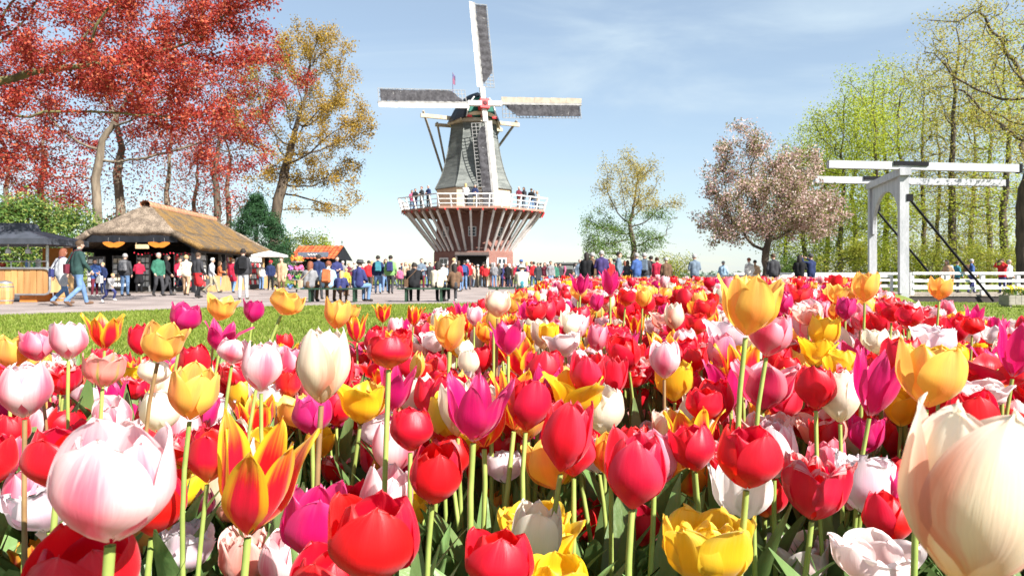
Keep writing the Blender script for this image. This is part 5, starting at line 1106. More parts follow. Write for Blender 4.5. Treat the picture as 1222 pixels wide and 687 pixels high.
#        shape: R, H, T(top radius ratio), half angle deg, tip a, tip b, ruffle, fringe, petals
CULT = {
 'red':        (dict(R=.031, H=.070, T=.72, phi=64, a=5, b=.60), (RD, RD2, (.75, .10, .03), (.80, .07, .08), .3, .95, .12, .8, .35), 'bright red tulip', 34),
 'crimson':    (dict(R=.031, H=.074, T=.86, phi=60, a=4, b=.62), ((.76, .006, .035), (.78, .04, .09), (.7, .1, .06), (.80, .14, .17), .4, .95, .1, .8, .5), 'deep crimson tulip with pinkish petal edges', 8),
 'redbase':    (dict(R=.029, H=.058, T=.86, phi=62, a=5, b=.58), (RD, (.72, .03, .02), (.86, .36, .04), (.72, .02, .03), .3, .95, .5, .8, .3), 'red tulip shading to orange at its base', 11),
 'redopen':    (dict(R=.040, H=.048, T=1.65, phi=44, a=2.6, b=.62, pistil=1), (RD, (.74, .05, .06), (.8, .5, .05), (.8, .2, .18), .3, .95, .2, .8, .3), 'wide-open red tulip showing its yellow heart', 3),
 'crimsonopen': (dict(R=.040, H=.062, T=1.32, phi=54, a=3.4, b=.55, ruf=.05, pistil=1), ((.70, .03, .10), (.82, .30, .36), (.55, .02, .06), (.85, .55, .55), .5, 1.05, .15, .8, .6), 'open crimson tulip with pale petal margins', 2),
 'reddouble':  (dict(R=.034, H=.052, T=1.05, phi=46, a=4, b=.5, ruf=.12, n=12), (RD, (.74, .03, .06), (.7, .12, .04), (.86, .60, .56), .5, 1.0, .12, .86, .75), 'ruffled double red tulip with thin white edges', 11),
 'pinkwhite':  (dict(R=.031, H=.072, T=.68, phi=63, a=5, b=.58), (PK, (.86, .66, .66), (.86, .78, .60), (.88, .78, .76), .12, .85, .18, .6, .65), 'white tulip flushed with rose pink', 11),
 'rose':       (dict(R=.030, H=.068, T=.76, phi=62, a=5, b=.60), ((.76, .07, .17), (.84, .34, .42), (.84, .5, .4), (.86, .45, .5), .15, .9, .15, .75, .5), 'rose pink tulip', 6),
 'creampink':  (dict(R=.031, H=.084, T=.74, phi=70, a=4.2, b=.60), ((.87, .79, .60), (.83, .36, .24), (.88, .62, .28), (.87, .81, .70), .50, .98, .32, .6, .8), 'cream tulip with a salmon-pink flame', 3),
 'cream':      (dict(R=.031, H=.068, T=.82, phi=62, a=5, b=.58), ((.85, .78, .60), (.86, .81, .68), (.80, .74, .36), (.86, .82, .72), .2, .9, .25, .7, .5), 'cream white tulip', 6),
 'white':      (dict(R=.035, H=.060, T=1.18, phi=52, a=2.8, b=.60, ruf=.04), ((.83, .72, .70), (.85, .80, .77), (.80, .78, .52), (.86, .82, .80), .2, .9, .2, .7, .5), 'white tulip with loose pointed petals', 3),
 'fringed':    (dict(R=.034, H=.056, T=1.05, phi=56, a=7, b=.42, fringe=.05, ruf=.05), ((.80, .58, .66), (.86, .78, .80), (.84, .78, .62), (.87, .82, .82), .2, .9, .2, .6, .6), 'fringed tulip in pale lilac white', 3),
 'blush':      (dict(R=.038, H=.056, T=1.08, phi=48, a=5, b=.48, ruf=.08, n=10), ((.84, .62, .60), (.86, .76, .74), (.84, .78, .6), (.87, .82, .80), .2, .9, .2, .6, .6), 'double blush-white tulip', 3),
 'salmon':     (dict(R=.033, H=.054, T=1.05, phi=46, a=4, b=.5, ruf=.1, n=10), ((.80, .26, .20), (.85, .50, .42), (.84, .6, .3), (.86, .66, .60), .2, .9, .2, .6, .5), 'ruffled salmon pink tulip', 5),
 'greenstripe': (dict(R=.031, H=.068, T=1.12, phi=50, a=3, b=.6), ((.36, .40, .08), (.82, .30, .26), (.45, .48, .12), (.84, .45, .38), .0, .32, .15, .7, .6), 'salmon tulip with green striped petals', 0),
 'apricot':    (dict(R=.030, H=.066, T=.95, phi=58, a=3.4, b=.62), ((.88, .36, .09), (.90, .56, .10), (.86, .38, .12), (.90, .62, .16), .1, .8, .25, .7, .6), 'apricot orange tulip with yellow petal edges', 4),
 'apricotopen': (dict(R=.033, H=.068, T=1.28, phi=50, a=2.8, b=.62), ((.88, .38, .08), (.90, .58, .10), (.88, .45, .10), (.90, .64, .16), .1, .8, .25, .7, .6), 'open apricot tulip with flaring yellow-edged petals', 2),
 'orange':     (dict(R=.028, H=.058, T=.9, phi=58, a=3.2, b=.62), ((.74, .06, .02), (.88, .42, .04), (.86, .55, .05), (.89, .5, .06), .05, .5, .3, .7, .6), 'orange tulip flamed with red', 3),
 'yellow':     (dict(R=.030, H=.062, T=.9, phi=60, a=4.5, b=.58), ((.88, .52, .015), (.90, .62, .03), (.80, .6, .06), (.9, .66, .06), .2, .9, .2, .7, .5), 'clear yellow tulip', 6),
 'yellowopen': (dict(R=.036, H=.058, T=1.4, phi=54, a=3.6, b=.55, pistil=1), ((.88, .50, .012), (.90, .60, .02), (.84, .5, .03), (.9, .64, .05), .2, .9, .2, .7, .5), 'yellow tulip with widely opened petals', 2),
 'yellowdouble': (dict(R=.042, H=.060, T=.96, phi=44, a=6, b=.45, ruf=.08, n=12), ((.88, .55, .015), (.90, .64, .03), (.84, .5, .03), (.9, .70, .12), .2, .9, .2, .7, .6), 'full double yellow tulip', 1),
 'yellowbud':  (dict(R=.017, H=.060, T=.30, phi=66, a=3, b=.7), ((.80, .50, .08), (.82, .60, .14), (.6, .5, .12), (.84, .6, .2), .2, .9, .3, .7, .5), 'slim yellow tulip bud', 1),
 'flame':      (dict(R=.030, H=.078, T=1.30, phi=47, a=1.9, b=.70), ((.76, .008, .02), (.89, .56, .02), (.84, .20, .03), (.90, .62, .03), .58, .92, .12, .62, .75), 'red tulip with bright yellow pointed petal edges', 7),
 'magenta':    (dict(R=.029, H=.062, T=.92, phi=58, a=3.4, b=.6), (MG, (.66, .03, .20), (.64, .2, .28), (.70, .08, .26), .3, .95, .1, .7, .5), 'magenta tulip', 6),
 'magentalily': (dict(R=.029, H=.084, T=1.25, phi=44, a=1.8, b=.70), (MG, (.66, .02, .17), (.76, .52, .48), (.72, .10, .26), .3, .95, .1, .7, .5), 'magenta lily-flowered tulip with pointed petals', 4),
 'magentaopen': (dict(R=.034, H=.062, T=1.7, phi=42, a=2.0, b=.68, pistil=1), (MG, (.66, .03, .18), (.70, .3, .34), (.72, .10, .26), .3, .95, .1, .7, .5), 'magenta tulip with petals spread wide', 2),
 'maroonbud':  (dict(R=.018, H=.060, T=.35, phi=66, a=3, b=.7), ((.10, .006, .02), (.16, .01, .03), (.18, .1, .05), (.2, .03, .04), .2, .9, .1, .7, .4), 'dark maroon tulip bud', 1),
}
PM = {k: petal_material('petal_' + k, *v[1]) for k, v in CULT.items()}
leaf_m = mat('tulip_leaf', (.19, .29, .10), (.125, .215, .065), scale=14, rough=.42, bump=.2, stretch=(1, 1, .2), spec=.4, translucent=.36, island=.25)
stem_m = mat('tulip_stem', (.29, .35, .09), (.22, .28, .065), scale=20, rough=.45, spec=.35, island=.1)
stemred_m = mat('tulip_stem_reddish', (.26, .17, .075), (.2, .11, .05), scale=20, rough=.45, spec=.35)
pistil_m = mat('tulip_pistil', (.45, .45, .10), (.12, .08, .03), scale=60, rough=.6)

def petal_verts(sh, inner, theta, rng, nu, nv, var):
    R, H, T = sh['R'], sh['H'], sh['T'] * (1 + var * rng.normal(0, .10)) + (0.0 if not inner else -.03)
    phi = math.radians(sh['phi']) * rng.uniform(.95, 1.05); a, b = sh['a'] * rng.uniform(.9, 1.1), sh['b']
    H = H * rng.uniform(.95, 1.04) * (1.0 if not inner else .985); rs = 1.03 if not inner else .90
    if sh.get('n', 6) > 6 and inner: rs = .55 + .3 * rng.random(); H *= rng.uniform(.82, 1.0)
    v = (1 - (1 - np.linspace(0, 1, nv + 1)) ** 1.45); u = np.linspace(-1, 1, nu + 1); U, Vv = np.meshgrid(u, v)
    w = (.30 + .70 * smooth01(Vv / .42)) * np.clip(1 - Vv ** a, 0, 1) ** b
    k = np.clip(Vv / .54, 0, 1); r = R * rs * (.09 + .91 * np.sin(k * math.pi / 2) ** .95)
    tt = np.clip((Vv - .5) / .5, 0, 1); fl = rng.normal(0, .05) + (rng.uniform(.0, .28) if rng.random() < .16 * var else 0)
    r = r * (1 + (T - 1 + fl) * tt ** 1.7)
    if T > 1.1: r = r + R * .18 * (T - 1) * tt ** 6
    r = r * (1 + (.05 if not inner else .02) * np.abs(U) ** 3 * (1 - Vv)) - R * .05 * np.exp(-(U / .14) ** 2) * Vv
    ph = rng.uniform(0, 6.28); ru = sh.get('ruf', .028); r = r + R * ru * np.sin(U * rng.uniform(3, 5.5) + ph) * Vv ** 2 + R * .5 * ru * np.sin(Vv * 9 + ph + U * 2) * np.abs(U)
    r = r + R * .022 * np.sin(U * rng.uniform(7, 11) + ph * 3) * Vv * (1 - .5 * np.abs(U)) + R * .03 * rng.normal(0, 1, 1) * np.sin(Vv * 6 + ph) * U
    z = H * (.04 * (1 - Vv) + Vv ** 1.08) * (1 - .10 * np.clip(T - 1, 0, 1) * Vv)
    z = z - H * .05 * np.abs(U) * Vv ** 3 + H * ru * .5 * np.sin(U * 6 + ph * 2) * Vv ** 3
    tw = rng.normal(0, .10) * Vv ** 2
    if sh.get('fringe'):
        e = np.maximum((np.abs(U) > .9).astype(float) * (Vv > .45), (Vv > .93).astype(float)); z = z + e * rng.normal(0, 1, z.shape) * H * sh['fringe'] * .5; tw = tw + e * rng.normal(0, .07, z.shape)
    an = theta + U * phi * w / np.maximum(1, (r / (R * 1.15))) + tw
    P = np.stack([r * np.cos(an), r * np.sin(an), z], 2).reshape(-1, 3)
    uv = np.stack([(U * .5 + .5), Vv], 2).reshape(-1, 2)
    m = nu + 1; I = (np.arange(nv)[:, None] * m + np.arange(nu)[None]).ravel()
    return P, np.stack([I, I + 1, I + m + 1, I + m], 1), uv
def bloom(cult, seed, nu, nv):
    sh = CULT[cult][0]; rng = np.random.default_rng(seed); out = []; n = sh.get('n', 6)
    for k in range(n):
        inner = k >= n // 2; th = 2 * math.pi * (k % (n // 2)) / (n // 2) + (math.pi / (n // 2) if inner else 0) + rng.normal(0, .05)
        out.append(petal_verts(sh, inner, th, rng, nu, nv, 1.0))
    return out
def leaf_verts(L_, wd, lean, az, rng, nu=2, nv=8, curl=1.0):
    t = np.linspace(0, 1, nv + 1); u = np.linspace(-1, 1, nu + 1); U, Tt = np.meshgrid(u, t)
    bend = lean * Tt ** 1.6 * curl; cs = np.cumsum(np.concatenate([[0], np.full(nv, L_ / nv)])); ang = (.12 + lean * t ** 1.3)
    x = np.concatenate([[0], np.cumsum(np.sin(ang[:-1]) * L_ / nv)]); z = np.concatenate([[0], np.cumsum(np.cos(ang[:-1]) * L_ / nv)])
    w = wd * (np.sin(np.clip(t * .93 + .07, 0, 1) * math.pi) ** .75) * (1 - .25 * t); tw = rng.normal(0, .5) * t
    fold = .45 * (1 - t * .6); nx, nz_ = np.cos(ang), -np.sin(ang)
    X = x[:, None] - np.abs(U) * (w * fold)[:, None] * nx[:, None]; Z = z[:, None] - np.abs(U) * (w * fold)[:, None] * nz_[:, None] * 1.0
    Yy = U * w[:, None] + np.sin(t * 7 + rng.uniform(0, 6))[:, None] * wd * .15 * np.abs(U); X = X + U * np.sin(tw)[:, None] * w[:, None]
    c, s = math.cos(az), math.sin(az); P = np.stack([X * c - Yy * s, X * s + Yy * c, Z], 2).reshape(-1, 3)
    m = nu + 1; I = (np.arange(nv)[:, None] * m + np.arange(nu)[None]).ravel()
    return P, np.stack([I, I + 1, I + m + 1, I + m], 1), np.stack([U * .5 + .5, Tt], 2).reshape(-1, 2)
def stem_verts(top, dirv, r, rng, n=6, seg=7):
    """curve from the origin up to 'top' arriving along dirv"""
    top = np.array(top, float); L_ = np.linalg.norm(top); t = np.linspace(0, 1, seg + 1)[:, None]; p1 = np.array((rng.normal(0, .015), rng.normal(0, .015), L_ * .45)); p2 = top - np.array(dirv) * L_ * .3
    C = (1 - t) ** 3 * 0 + 3 * (1 - t) ** 2 * t * p1 + 3 * (1 - t) * t ** 2 * p2 + t ** 3 * top
    a = np.arange(n) * 2 * math.pi / n; rr = r * (1.12 - .2 * t)
    V = C[:, None, :] + np.stack([np.cos(a), np.sin(a), a * 0], 1)[None] * rr[:, :, None]
    V = V.reshape(-1, 3); fs = [(i * n + j, i * n + (j + 1) % n, (i + 1) * n + (j + 1) % n, (i + 1) * n + j) for i in range(seg) for j in range(n)]
    return V, np.array(fs), np.zeros((len(V), 2))

# bloom library at full detail, petals as shared meshes
NVAR = 4; LIB = {}
for ci, c in enumerate(CULT):
    for v in range(NVAR):
        P = bloom(c, ci * 17 + v * 101 + 5, 12, 14); A = np.concatenate([q[0] for q in P])
        LIB[c, v] = dict(me=[fast_mesh('petal', p, f, PM[c], uv=uv) for p, f, uv in P], w=(np.ptp(A[:, 0]) + np.ptp(A[:, 1])) / 2, h=A[:, 2].max())
LEAF = []
rngL = np.random.default_rng(9)
for k in range(14):
    p, f, uv = leaf_verts(rngL.uniform(.24, .36), rngL.uniform(.018, .032), rngL.uniform(.15, 1.1), 0, rngL, 4, 11); LEAF.append(fast_mesh('leaf', p, f, leaf_m, uv=uv))
pist = MB().lathe([(.003, 0), (.0045, .006), (.004, .022), (.006, .025), (.003, .028)], 6)
for k in range(6):
    a = k * math.pi / 3; pist.tube([(.004 * math.cos(a), .004 * math.sin(a), .002), (.012 * math.cos(a), .012 * math.sin(a), .016), (.014 * math.cos(a), .014 * math.sin(a), .026)], [.001, .001, .002], 4)
PIST = pist.mesh('pistil', pistil_m, True)
def head_dir(tilt, az):
    return Vector((math.sin(tilt) * math.cos(az), math.sin(tilt) * math.sin(az), math.cos(tilt)))
NT = [0]; TULIPS = []
def tulip(c, X, Y, zb, head, dirv, sc, sz, spin, rng, label=None, group=None, nleaf=3, red=False):
    """X,Y foot on the ground zb; head = world position of bloom base"""
    NT[0] += 1; v = NT[0] % NVAR; t = empty('tulip', (X, Y, zb)); lib = LIB[c, v]
    rel = Vector(head) - Vector((X, Y, zb)); p, f, _ = stem_verts(rel, dirv, .0036 * max(.9, min(sc, 1.35)), rng)
    link('stem', fast_mesh('stem', p, f, stemred_m if red else stem_m), t)
    M = Matrix.Translation(rel) @ Vector((0, 0, 1)).rotation_difference(Vector(dirv)).to_matrix().to_4x4() @ Matrix.Rotation(spin, 4, 'Z') @ Matrix.Diagonal((sc, sc, sz, 1))
    for me in lib['me']: link('petal', me, t, M)
    if CULT[c][0].get('pistil'): link('pistil', PIST, t, M)
    for k in range(nleaf):
        s = rng.uniform(.75, 1.15); link('leaf', LEAF[rng.integers(0, len(LEAF))], t, Matrix.Translation((rng.normal(0, .006), rng.normal(0, .006), rng.uniform(0, .05))) @ Matrix.Rotation(rng.uniform(0, 6.283), 4, 'Z') @ Matrix.Scale(s, 4))
    nm = CULT[c][2]; TULIPS.append((t, c, head)); return tag(t, label or nm, 'tulip', group or 'tulips in the foreground of the large bed')

# blooms picked out one by one: photo centre x, y, width, height, cultivar, tilt deg (+ = leans right), own label
H_ = [
 (82, 407, 41, 47, 'pinkwhite', 0, None), (45, 412, 37, 40, 'rose', -4, None), (126, 396, 44, 44, 'flame', 4, None), (123, 442, 50, 44, 'greenstripe', 2, 'salmon tulip with green striped petals at the left end of the bed'), (193, 408, 48, 50, 'apricot', 16, None), (167, 405, 26, 40, 'red', -3, None),
 (230, 468, 58, 70, 'apricot', 8, None), (220, 379, 36, 38, 'magenta', 12, None), (263, 367, 37, 33, 'apricotopen', 14, None), (264, 402, 56, 42, 'magentaopen', 10, None), (30, 465, 58, 71, 'pinkwhite', 0, None), (76, 452, 44, 42, 'reddouble', 4, None), (164, 463, 36, 32, 'reddouble', 0, None),
 (14, 420, 38, 44, 'apricot', 2, None), (96, 495, 62, 40, 'redopen', 0, None), (190, 492, 46, 54, 'cream', 0, None), (259, 492, 42, 42, 'fringed', 8, None), (5, 488, 34, 46, 'magenta', 4, None), (183, 445, 36, 30, 'cream', 4, None), (278, 419, 38, 30, 'pinkwhite', 6, None), (281, 448, 38, 40, 'reddouble', 0, None),
 (136, 577, 136, 147, 'pinkwhite', 4, 'very large white tulip flushed pink, biggest bloom beside the red ones'), (70, 547, 76, 76, 'red', 4, None), (102, 684, 122, 92, 'red', 2, None), (249, 545, 54, 66, 'redbase', 4, None), (3, 625, 54, 52, 'redopen', -6, None), (38, 662, 40, 44, 'orange', -4, None), (222, 655, 68, 60, 'fringed', 4, 'lilac-white fringed tulip low beside the large yellow and red flame tulip'),
 (244, 600, 26, 40, 'maroonbud', 0, None), (14, 515, 40, 46, 'red', 0, None), (385, 437, 63, 94, 'creampink', 2, 'tall cream tulip with a salmon flame rising above the yellow tulip'), (312, 437, 46, 65, 'pinkwhite', 0, None), (340, 360, 40, 32, 'apricot', 24, None), (302, 371, 24, 30, 'magenta', 6, None), (402, 374, 32, 40, 'apricot', 4, None), (420, 372, 16, 22, 'apricot', 20, None),
 (432, 481, 74, 68, 'yellowopen', 6, None), (340, 409, 20, 25, 'red', 0, None), (349, 434, 30, 62, 'rose', -2, None), (344, 458, 32, 44, 'redbase', 0, None), (464, 420, 58, 42, 'redbase', 0, None), (425, 392, 28, 34, 'flame', -4, None), (457, 374, 22, 24, 'flame', 0, None), (494, 377, 22, 26, 'flame', 4, None), (536, 395, 36, 49, 'apricot', 0, None), (497, 437, 18, 38, 'yellowbud', 8, 'slim yellow tulip bud standing among red tulips'),
 (490, 512, 52, 56, 'red', 0, None), (305, 570, 112, 150, 'flame', 10, 'large red tulip with long flaring yellow petals, taller than its neighbours'), (371, 622, 78, 92, 'magenta', 8, None), (446, 640, 106, 112, 'red', 4, None), (519, 563, 62, 80, 'red', 6, None), (392, 690, 88, 56, 'red', 0, None), (292, 668, 76, 66, 'salmon', 0, None), (490, 670, 40, 56, 'salmon', 4, None), (420, 532, 42, 36, 'blush', 0, None), (403, 562, 44, 38, 'reddouble', 0, None),
 (594, 363, 32, 34, 'creampink', 0, None), (566, 377, 20, 25, 'pinkwhite', 0, None), (680, 387, 23, 34, 'cream', 0, None), (635, 399, 20, 31, 'yellow', 0, None), (632, 350, 12, 19, 'apricot', 0, None), (655, 398, 25, 26, 'yellow', 0, None), (559, 433, 26, 34, 'cream', 0, None), (630, 482, 52, 68, 'red', 6, None), (700, 447, 43, 55, 'crimson', 4, None), (730, 450, 34, 55, 'crimson', 6, None), (688, 472, 82, 56, 'yellowopen', 0, None),
 (567, 487, 84, 84, 'magentalily', 4, None), (674, 520, 60, 92, 'crimson', 8, None), (764, 477, 25, 33, 'redbase', 0, None), (760, 390, 23, 32, 'flame', 0, None), (713, 403, 26, 35, 'rose', 4, None), (712, 361, 17, 23, 'magenta', 0, None), (603, 447, 34, 32, 'white', 6, None), (764, 502, 36, 32, 'salmon', 0, None), (594, 605, 36, 45, 'orange', 8, None), (639, 642, 60, 86, 'cream', 6, None), (595, 670, 82, 78, 'red', 4, None),
 (757, 562, 75, 96, 'crimson', 4, None), (668, 690, 70, 34, 'yellow', 0, None), (647, 565, 34, 44, 'red', 0, None), (723, 590, 18, 36, 'maroonbud', 6, None), (767, 628, 44, 50, 'red', 0, None), (893, 364, 76, 78, 'apricotopen', 6, 'tall apricot tulip with open petals standing above the whole bed'), (918, 398, 50, 58, 'rose', 10, None), (793, 429, 37, 48, 'pinkwhite', 0, None), (804, 378, 24, 34, 'creampink', 0, None), (830, 429, 30, 34, 'red', 0, None),
 (860, 418, 34, 45, 'rose', 0, None), (840, 483, 43, 43, 'red', 0, None), (912, 460, 80, 76, 'crimsonopen', 4, None), (974, 462, 48, 56, 'red', 0, None), (975, 421, 52, 38, 'yellowopen', 6, None), (1003, 473, 48, 66, 'cream', 0, None), (1042, 456, 62, 86, 'magentalily', 8, None), (1032, 342, 31, 39, 'apricot', 0, None), (998, 350, 26, 26, 'apricotopen', 8, None), (1027, 377, 23, 34, 'rose', 0, None), (1009, 368, 24, 30, 'magenta', 0, None),
 (1045, 407, 32, 32, 'cream', 0, None), (892, 546, 76, 78, 'red', 2, None), (845, 656, 120, 88, 'yellowdouble', 0, 'full double yellow tulip in front of the white pointed one'), (885, 588, 86, 70, 'white', 0, None), (972, 582, 86, 84, 'reddouble', 6, None), (1030, 577, 78, 80, 'fringed', 6, None), (828, 534, 54, 60, 'red', -4, None), (955, 668, 74, 58, 'blush', -3, None), (1040, 670, 100, 56, 'blush', 3, None),
 (1122, 344, 27, 30, 'apricot', 6, None), (1130, 367, 16, 21, 'rose', 0, None), (1109, 446, 77, 85, 'apricot', 8, None), (1212, 415, 52, 74, 'magentalily', 8, None), (1160, 389, 25, 22, 'red', 0, None), (1168, 470, 62, 34, 'blush', 0, None), (1168, 425, 22, 26, 'red', 0, None), (1183, 399, 28, 24, 'white', 0, None), (1084, 378, 31, 28, 'red', 0, None), (1160, 592, 162, 236, 'creampink', 6, 'huge cream tulip with salmon stripes, larger than any other bloom'),
 (1088, 525, 50, 60, 'white', -10, None), (1075, 488, 40, 44, 'yellow', 0, None), (1205, 500, 40, 50, 'pinkwhite', 0, None), (935, 362, 22, 26, 'magenta', 0, None), (985, 520, 40, 44, 'redbase', 0, None), (960, 505, 36, 42, 'red', 0, None), (1060, 620, 56, 64, 'red', 4, None), (700, 622, 40, 60, 'red', 0, None), (550, 610, 44, 50, 'reddouble', 0, None), (30, 590, 50, 60, 'rose', 0, None), (175, 560, 50, 60, 'cream', 0, None), (335, 540, 40, 46, 'white', 0, None),
]
heroes = []; rngH = np.random.default_rng(77)
for (x, y, w, h, c, tl, lab) in H_:
    lib = LIB[c, 0]; big = 1.12 if w > 70 else 1.0
    wr = lib['w'] * big; d = wr * F / w; sc = wr / lib['w']; sz = h / w * wr / lib['h']
    sz = max(.75 * sc, min(1.35 * sc, sz)); hr = lib['h'] * sz
    base = Vector((PX(x, d), d, PZ(y, d) - hr * .5))
    zb = float(bed_z(base.x, base.y)[0]); 
    tilt = math.radians(tl); dv = head_dir(abs(tilt) + .02, 0 if tilt >= 0 else math.pi); ay = rngH.normal(0, .06)
    dv = (dv + Vector((0, ay, 0))).normalized()
    base = base - Vector((dv.x, 0, 0)) * hr * .35
    foot = (base.x - dv.x * .12 + rngH.normal(0, .015), max(.16, base.y + rngH.normal(0, .015)), zb)
    heroes.append((x, y, w, h, d))
    tulip(c, foot[0], foot[1], zb - .01, base, dv, sc, sz, (rngH.uniform(0, 6.28) if w < 70 else -math.pi / 2 + rngH.normal(0, .25)), rngH, lab, None, 3, red=(c in ('maroonbud', 'creampink', 'yellowbud')) or rngH.random() < .12)
HE = np.array(heroes)

# the rest of the field: random spots inside the two beds
rng = np.random.default_rng(2024)
names = [k for k in CULT if CULT[k][3] > 0]; wts = np.array([CULT[k][3] for k in names], float); wts /= wts.sum()
def spots(poly, n, ylo, yhi, sep):
    x0, y0 = np.min(poly, 0); x1, y1 = np.max(poly, 0)
    P = np.column_stack([rng.uniform(x0, x1, n), rng.uniform(max(y0, ylo), min(y1, yhi), n)])
    P = P[(poly_sdf(P, poly) > .1) & (np.abs(P[:, 0]) < P[:, 1] * .80 + .35)]
    keep = []; grid = {}
    for p in P:
        k = (int(math.floor(p[0] / sep)), int(math.floor(p[1] / sep)))
        if any(np.hypot(*(p - q)) < sep for a in (-1, 0, 1) for b in (-1, 0, 1) for q in grid.get((k[0] + a, k[1] + b), ())): continue
        grid.setdefault(k, []).append(p); keep.append(p)
    return np.array(keep)
low_near = spots(BED, 26000, 1.1, 5.0, .066); near = spots(BED, 16000, 1.2, 6.0, .074); mid = spots(BED, 16000, 6.0, 17.2, .085); far = spots(BED2, 9000, 18, 27, .13)
def spec(P, low=0.0):
    """cultivar, head height, tilt per spot"""
    out = []
    for X, Y in P:
        px = CX + X / Y * F
        left = 1 - smooth01(np.array([(px - 380) / 220]))[0]; left *= 1.0 if Y < 9 else 0
        if left > .5 and Y > 2.0 and rng.random() < .45 * left: continue
        zb = float(bed_z(X, Y)[0])
        patch = mnoise.noise(Vector((X * .8, Y * .5, 3.1))); ww = wts.copy()
        if Y > 5: ww = ww * np.exp(np.array([mnoise.noise(Vector((X * 1.1, Y * .6, 7.7 * i))) for i in range(len(names))]) * 1.2); ww /= ww.sum()
        c = names[rng.choice(len(names), p=ww)]
        top = (rng.normal(.47, .05) if not low else rng.uniform(.25, .44)) * (1 - .26 * left) * (.96 if Y > 6 else 1.0) + (.07 if c.startswith('apricot') and left < .3 and Y < 8 else 0)
        top = max(.24, top); ytop = HY + (EYE - zb - top - .065) / Y * F
        if ytop < np.interp(px, [0, 300, 420, 480, 560, 620, 660, 1030, 1085, 1222], [424, 424, 408, 380, 366, 350, 330, 330, 364, 384]): continue
        out.append((X, Y, zb, c, top))
    return out
low2 = spots(BED, 9000, .95, 2.3, .052); sp_near = sorted(spec(near) + spec(low_near, 1) + spec(low2, 1), key=lambda s: s[1]); sp_far = spec(mid) + spec(far)
# near spots must not stand in front of a bloom picked out above
ok = []
for s in sp_near:
    X, Y, zb, c, top = s; x = CX + X / Y * F; w = .06 * F / Y; h = .066 * F / Y; y = HY + (EYE - zb - top) / Y * F - h / 2
    if Y < 3.2:
        hid = (HE[:, 4] > Y - .03) & (np.abs(HE[:, 0] - x) < (HE[:, 2] + w) * .42) & (np.abs(HE[:, 1] - y) < (HE[:, 3] + h) * .42)
        if hid.any(): continue
    ok.append(s)
N_IND = 300 - len(H_); vis = [s for s in ok if abs(CX + s[0] / s[1] * F - CX) < 640]
ind = set(id(s) for s in vis[:N_IND])
VV, FF, UU, MM = [], [], [], []; off = 0; mats_f = [PM[k] for k in CULT] + [leaf_m, stem_m]; mid_of = {k: i for i, k in enumerate(CULT)}
def emit(p, f, uv, mi):
    global off
    VV.append(p); FF.append(f + off); UU.append(uv); MM.append(np.full(len(f), mi)); off += len(p)
LOD = {}
def lod(c, v, nu, nv):
    k = (c, v, nu, nv)
    if k not in LOD:
        P = bloom(c, list(CULT).index(c) * 17 + v * 101 + 5, nu, nv); o = 0; A, B, C = [], [], []
        for p, f, uv in P: A.append(p); B.append(f + o); C.append(uv); o += len(p)
        LOD[k] = (np.concatenate(A), np.concatenate(B), np.concatenate(C))
    return LOD[k]
LL = {}
for lo_ in (0, 1):
    LL[lo_] = []
    r2 = np.random.default_rng(31)
    for k in range(16): LL[lo_].append(leaf_verts(r2.uniform(.22, .34), r2.uniform(.018, .03), r2.uniform(.15, 1.1), 0, r2, 2, 5 if lo_ == 0 else 3))
for s in ok + sp_far:
    X, Y, zb, c, top = s; tl = abs(rng.normal(0, .17)); az = rng.uniform(0, 6.283); dv = head_dir(tl, az); sc = rng.uniform(.98, 1.3); sp = rng.uniform(0, 6.283)
    if id(s) in ind:
        hp = Vector((X + dv.x * .1, Y + dv.y * .1, zb + top)); tulip(c, X, Y, zb - .01, hp, dv, sc, sc * rng.uniform(.95, 1.2), sp, rng); continue
    q = 0 if Y < 6 else 1; p, f, uv = lod(c, int(rng.integers(0, 3)), *((5, 7) if Y < 4 else (4, 5) if q == 0 else (2, 4)))
    R3 = np.array((Vector((0, 0, 1)).rotation_difference(dv).to_matrix() @ Matrix.Rotation(sp, 3, 'Z'))) * (sc if Y < 9 else sc * 1.08)
    hd_ = np.array((X + dv.x * .1, Y + dv.y * .1, zb + top)); emit((p * (1, 1, rng.uniform(.88, 1.25))) @ R3.T + hd_, f, uv, mid_of[c])
    ft = np.array((X, Y, zb - .01)); sv, sf, su = stem_verts(hd_ - ft, dv, .0038, rng, 4 if q == 0 else 3, 4 if q == 0 else 2); emit(sv + ft, sf, su, len(mats_f) - 1)
    for k in range(4 if q == 0 else 3):
        lp, lf, lu = LL[q][rng.integers(0, 16)]; a = rng.uniform(0, 6.283); cs, sn = math.cos(a), math.sin(a); g = rng.uniform(.8, 1.2) * (1.0 if q == 0 else 1.2)
        emit(lp @ np.array(((cs, -sn, 0), (sn, cs, 0), (0, 0, 1))).T * g + ft + (0, 0, rng.uniform(0, .05)), lf, lu, len(mats_f) - 2)
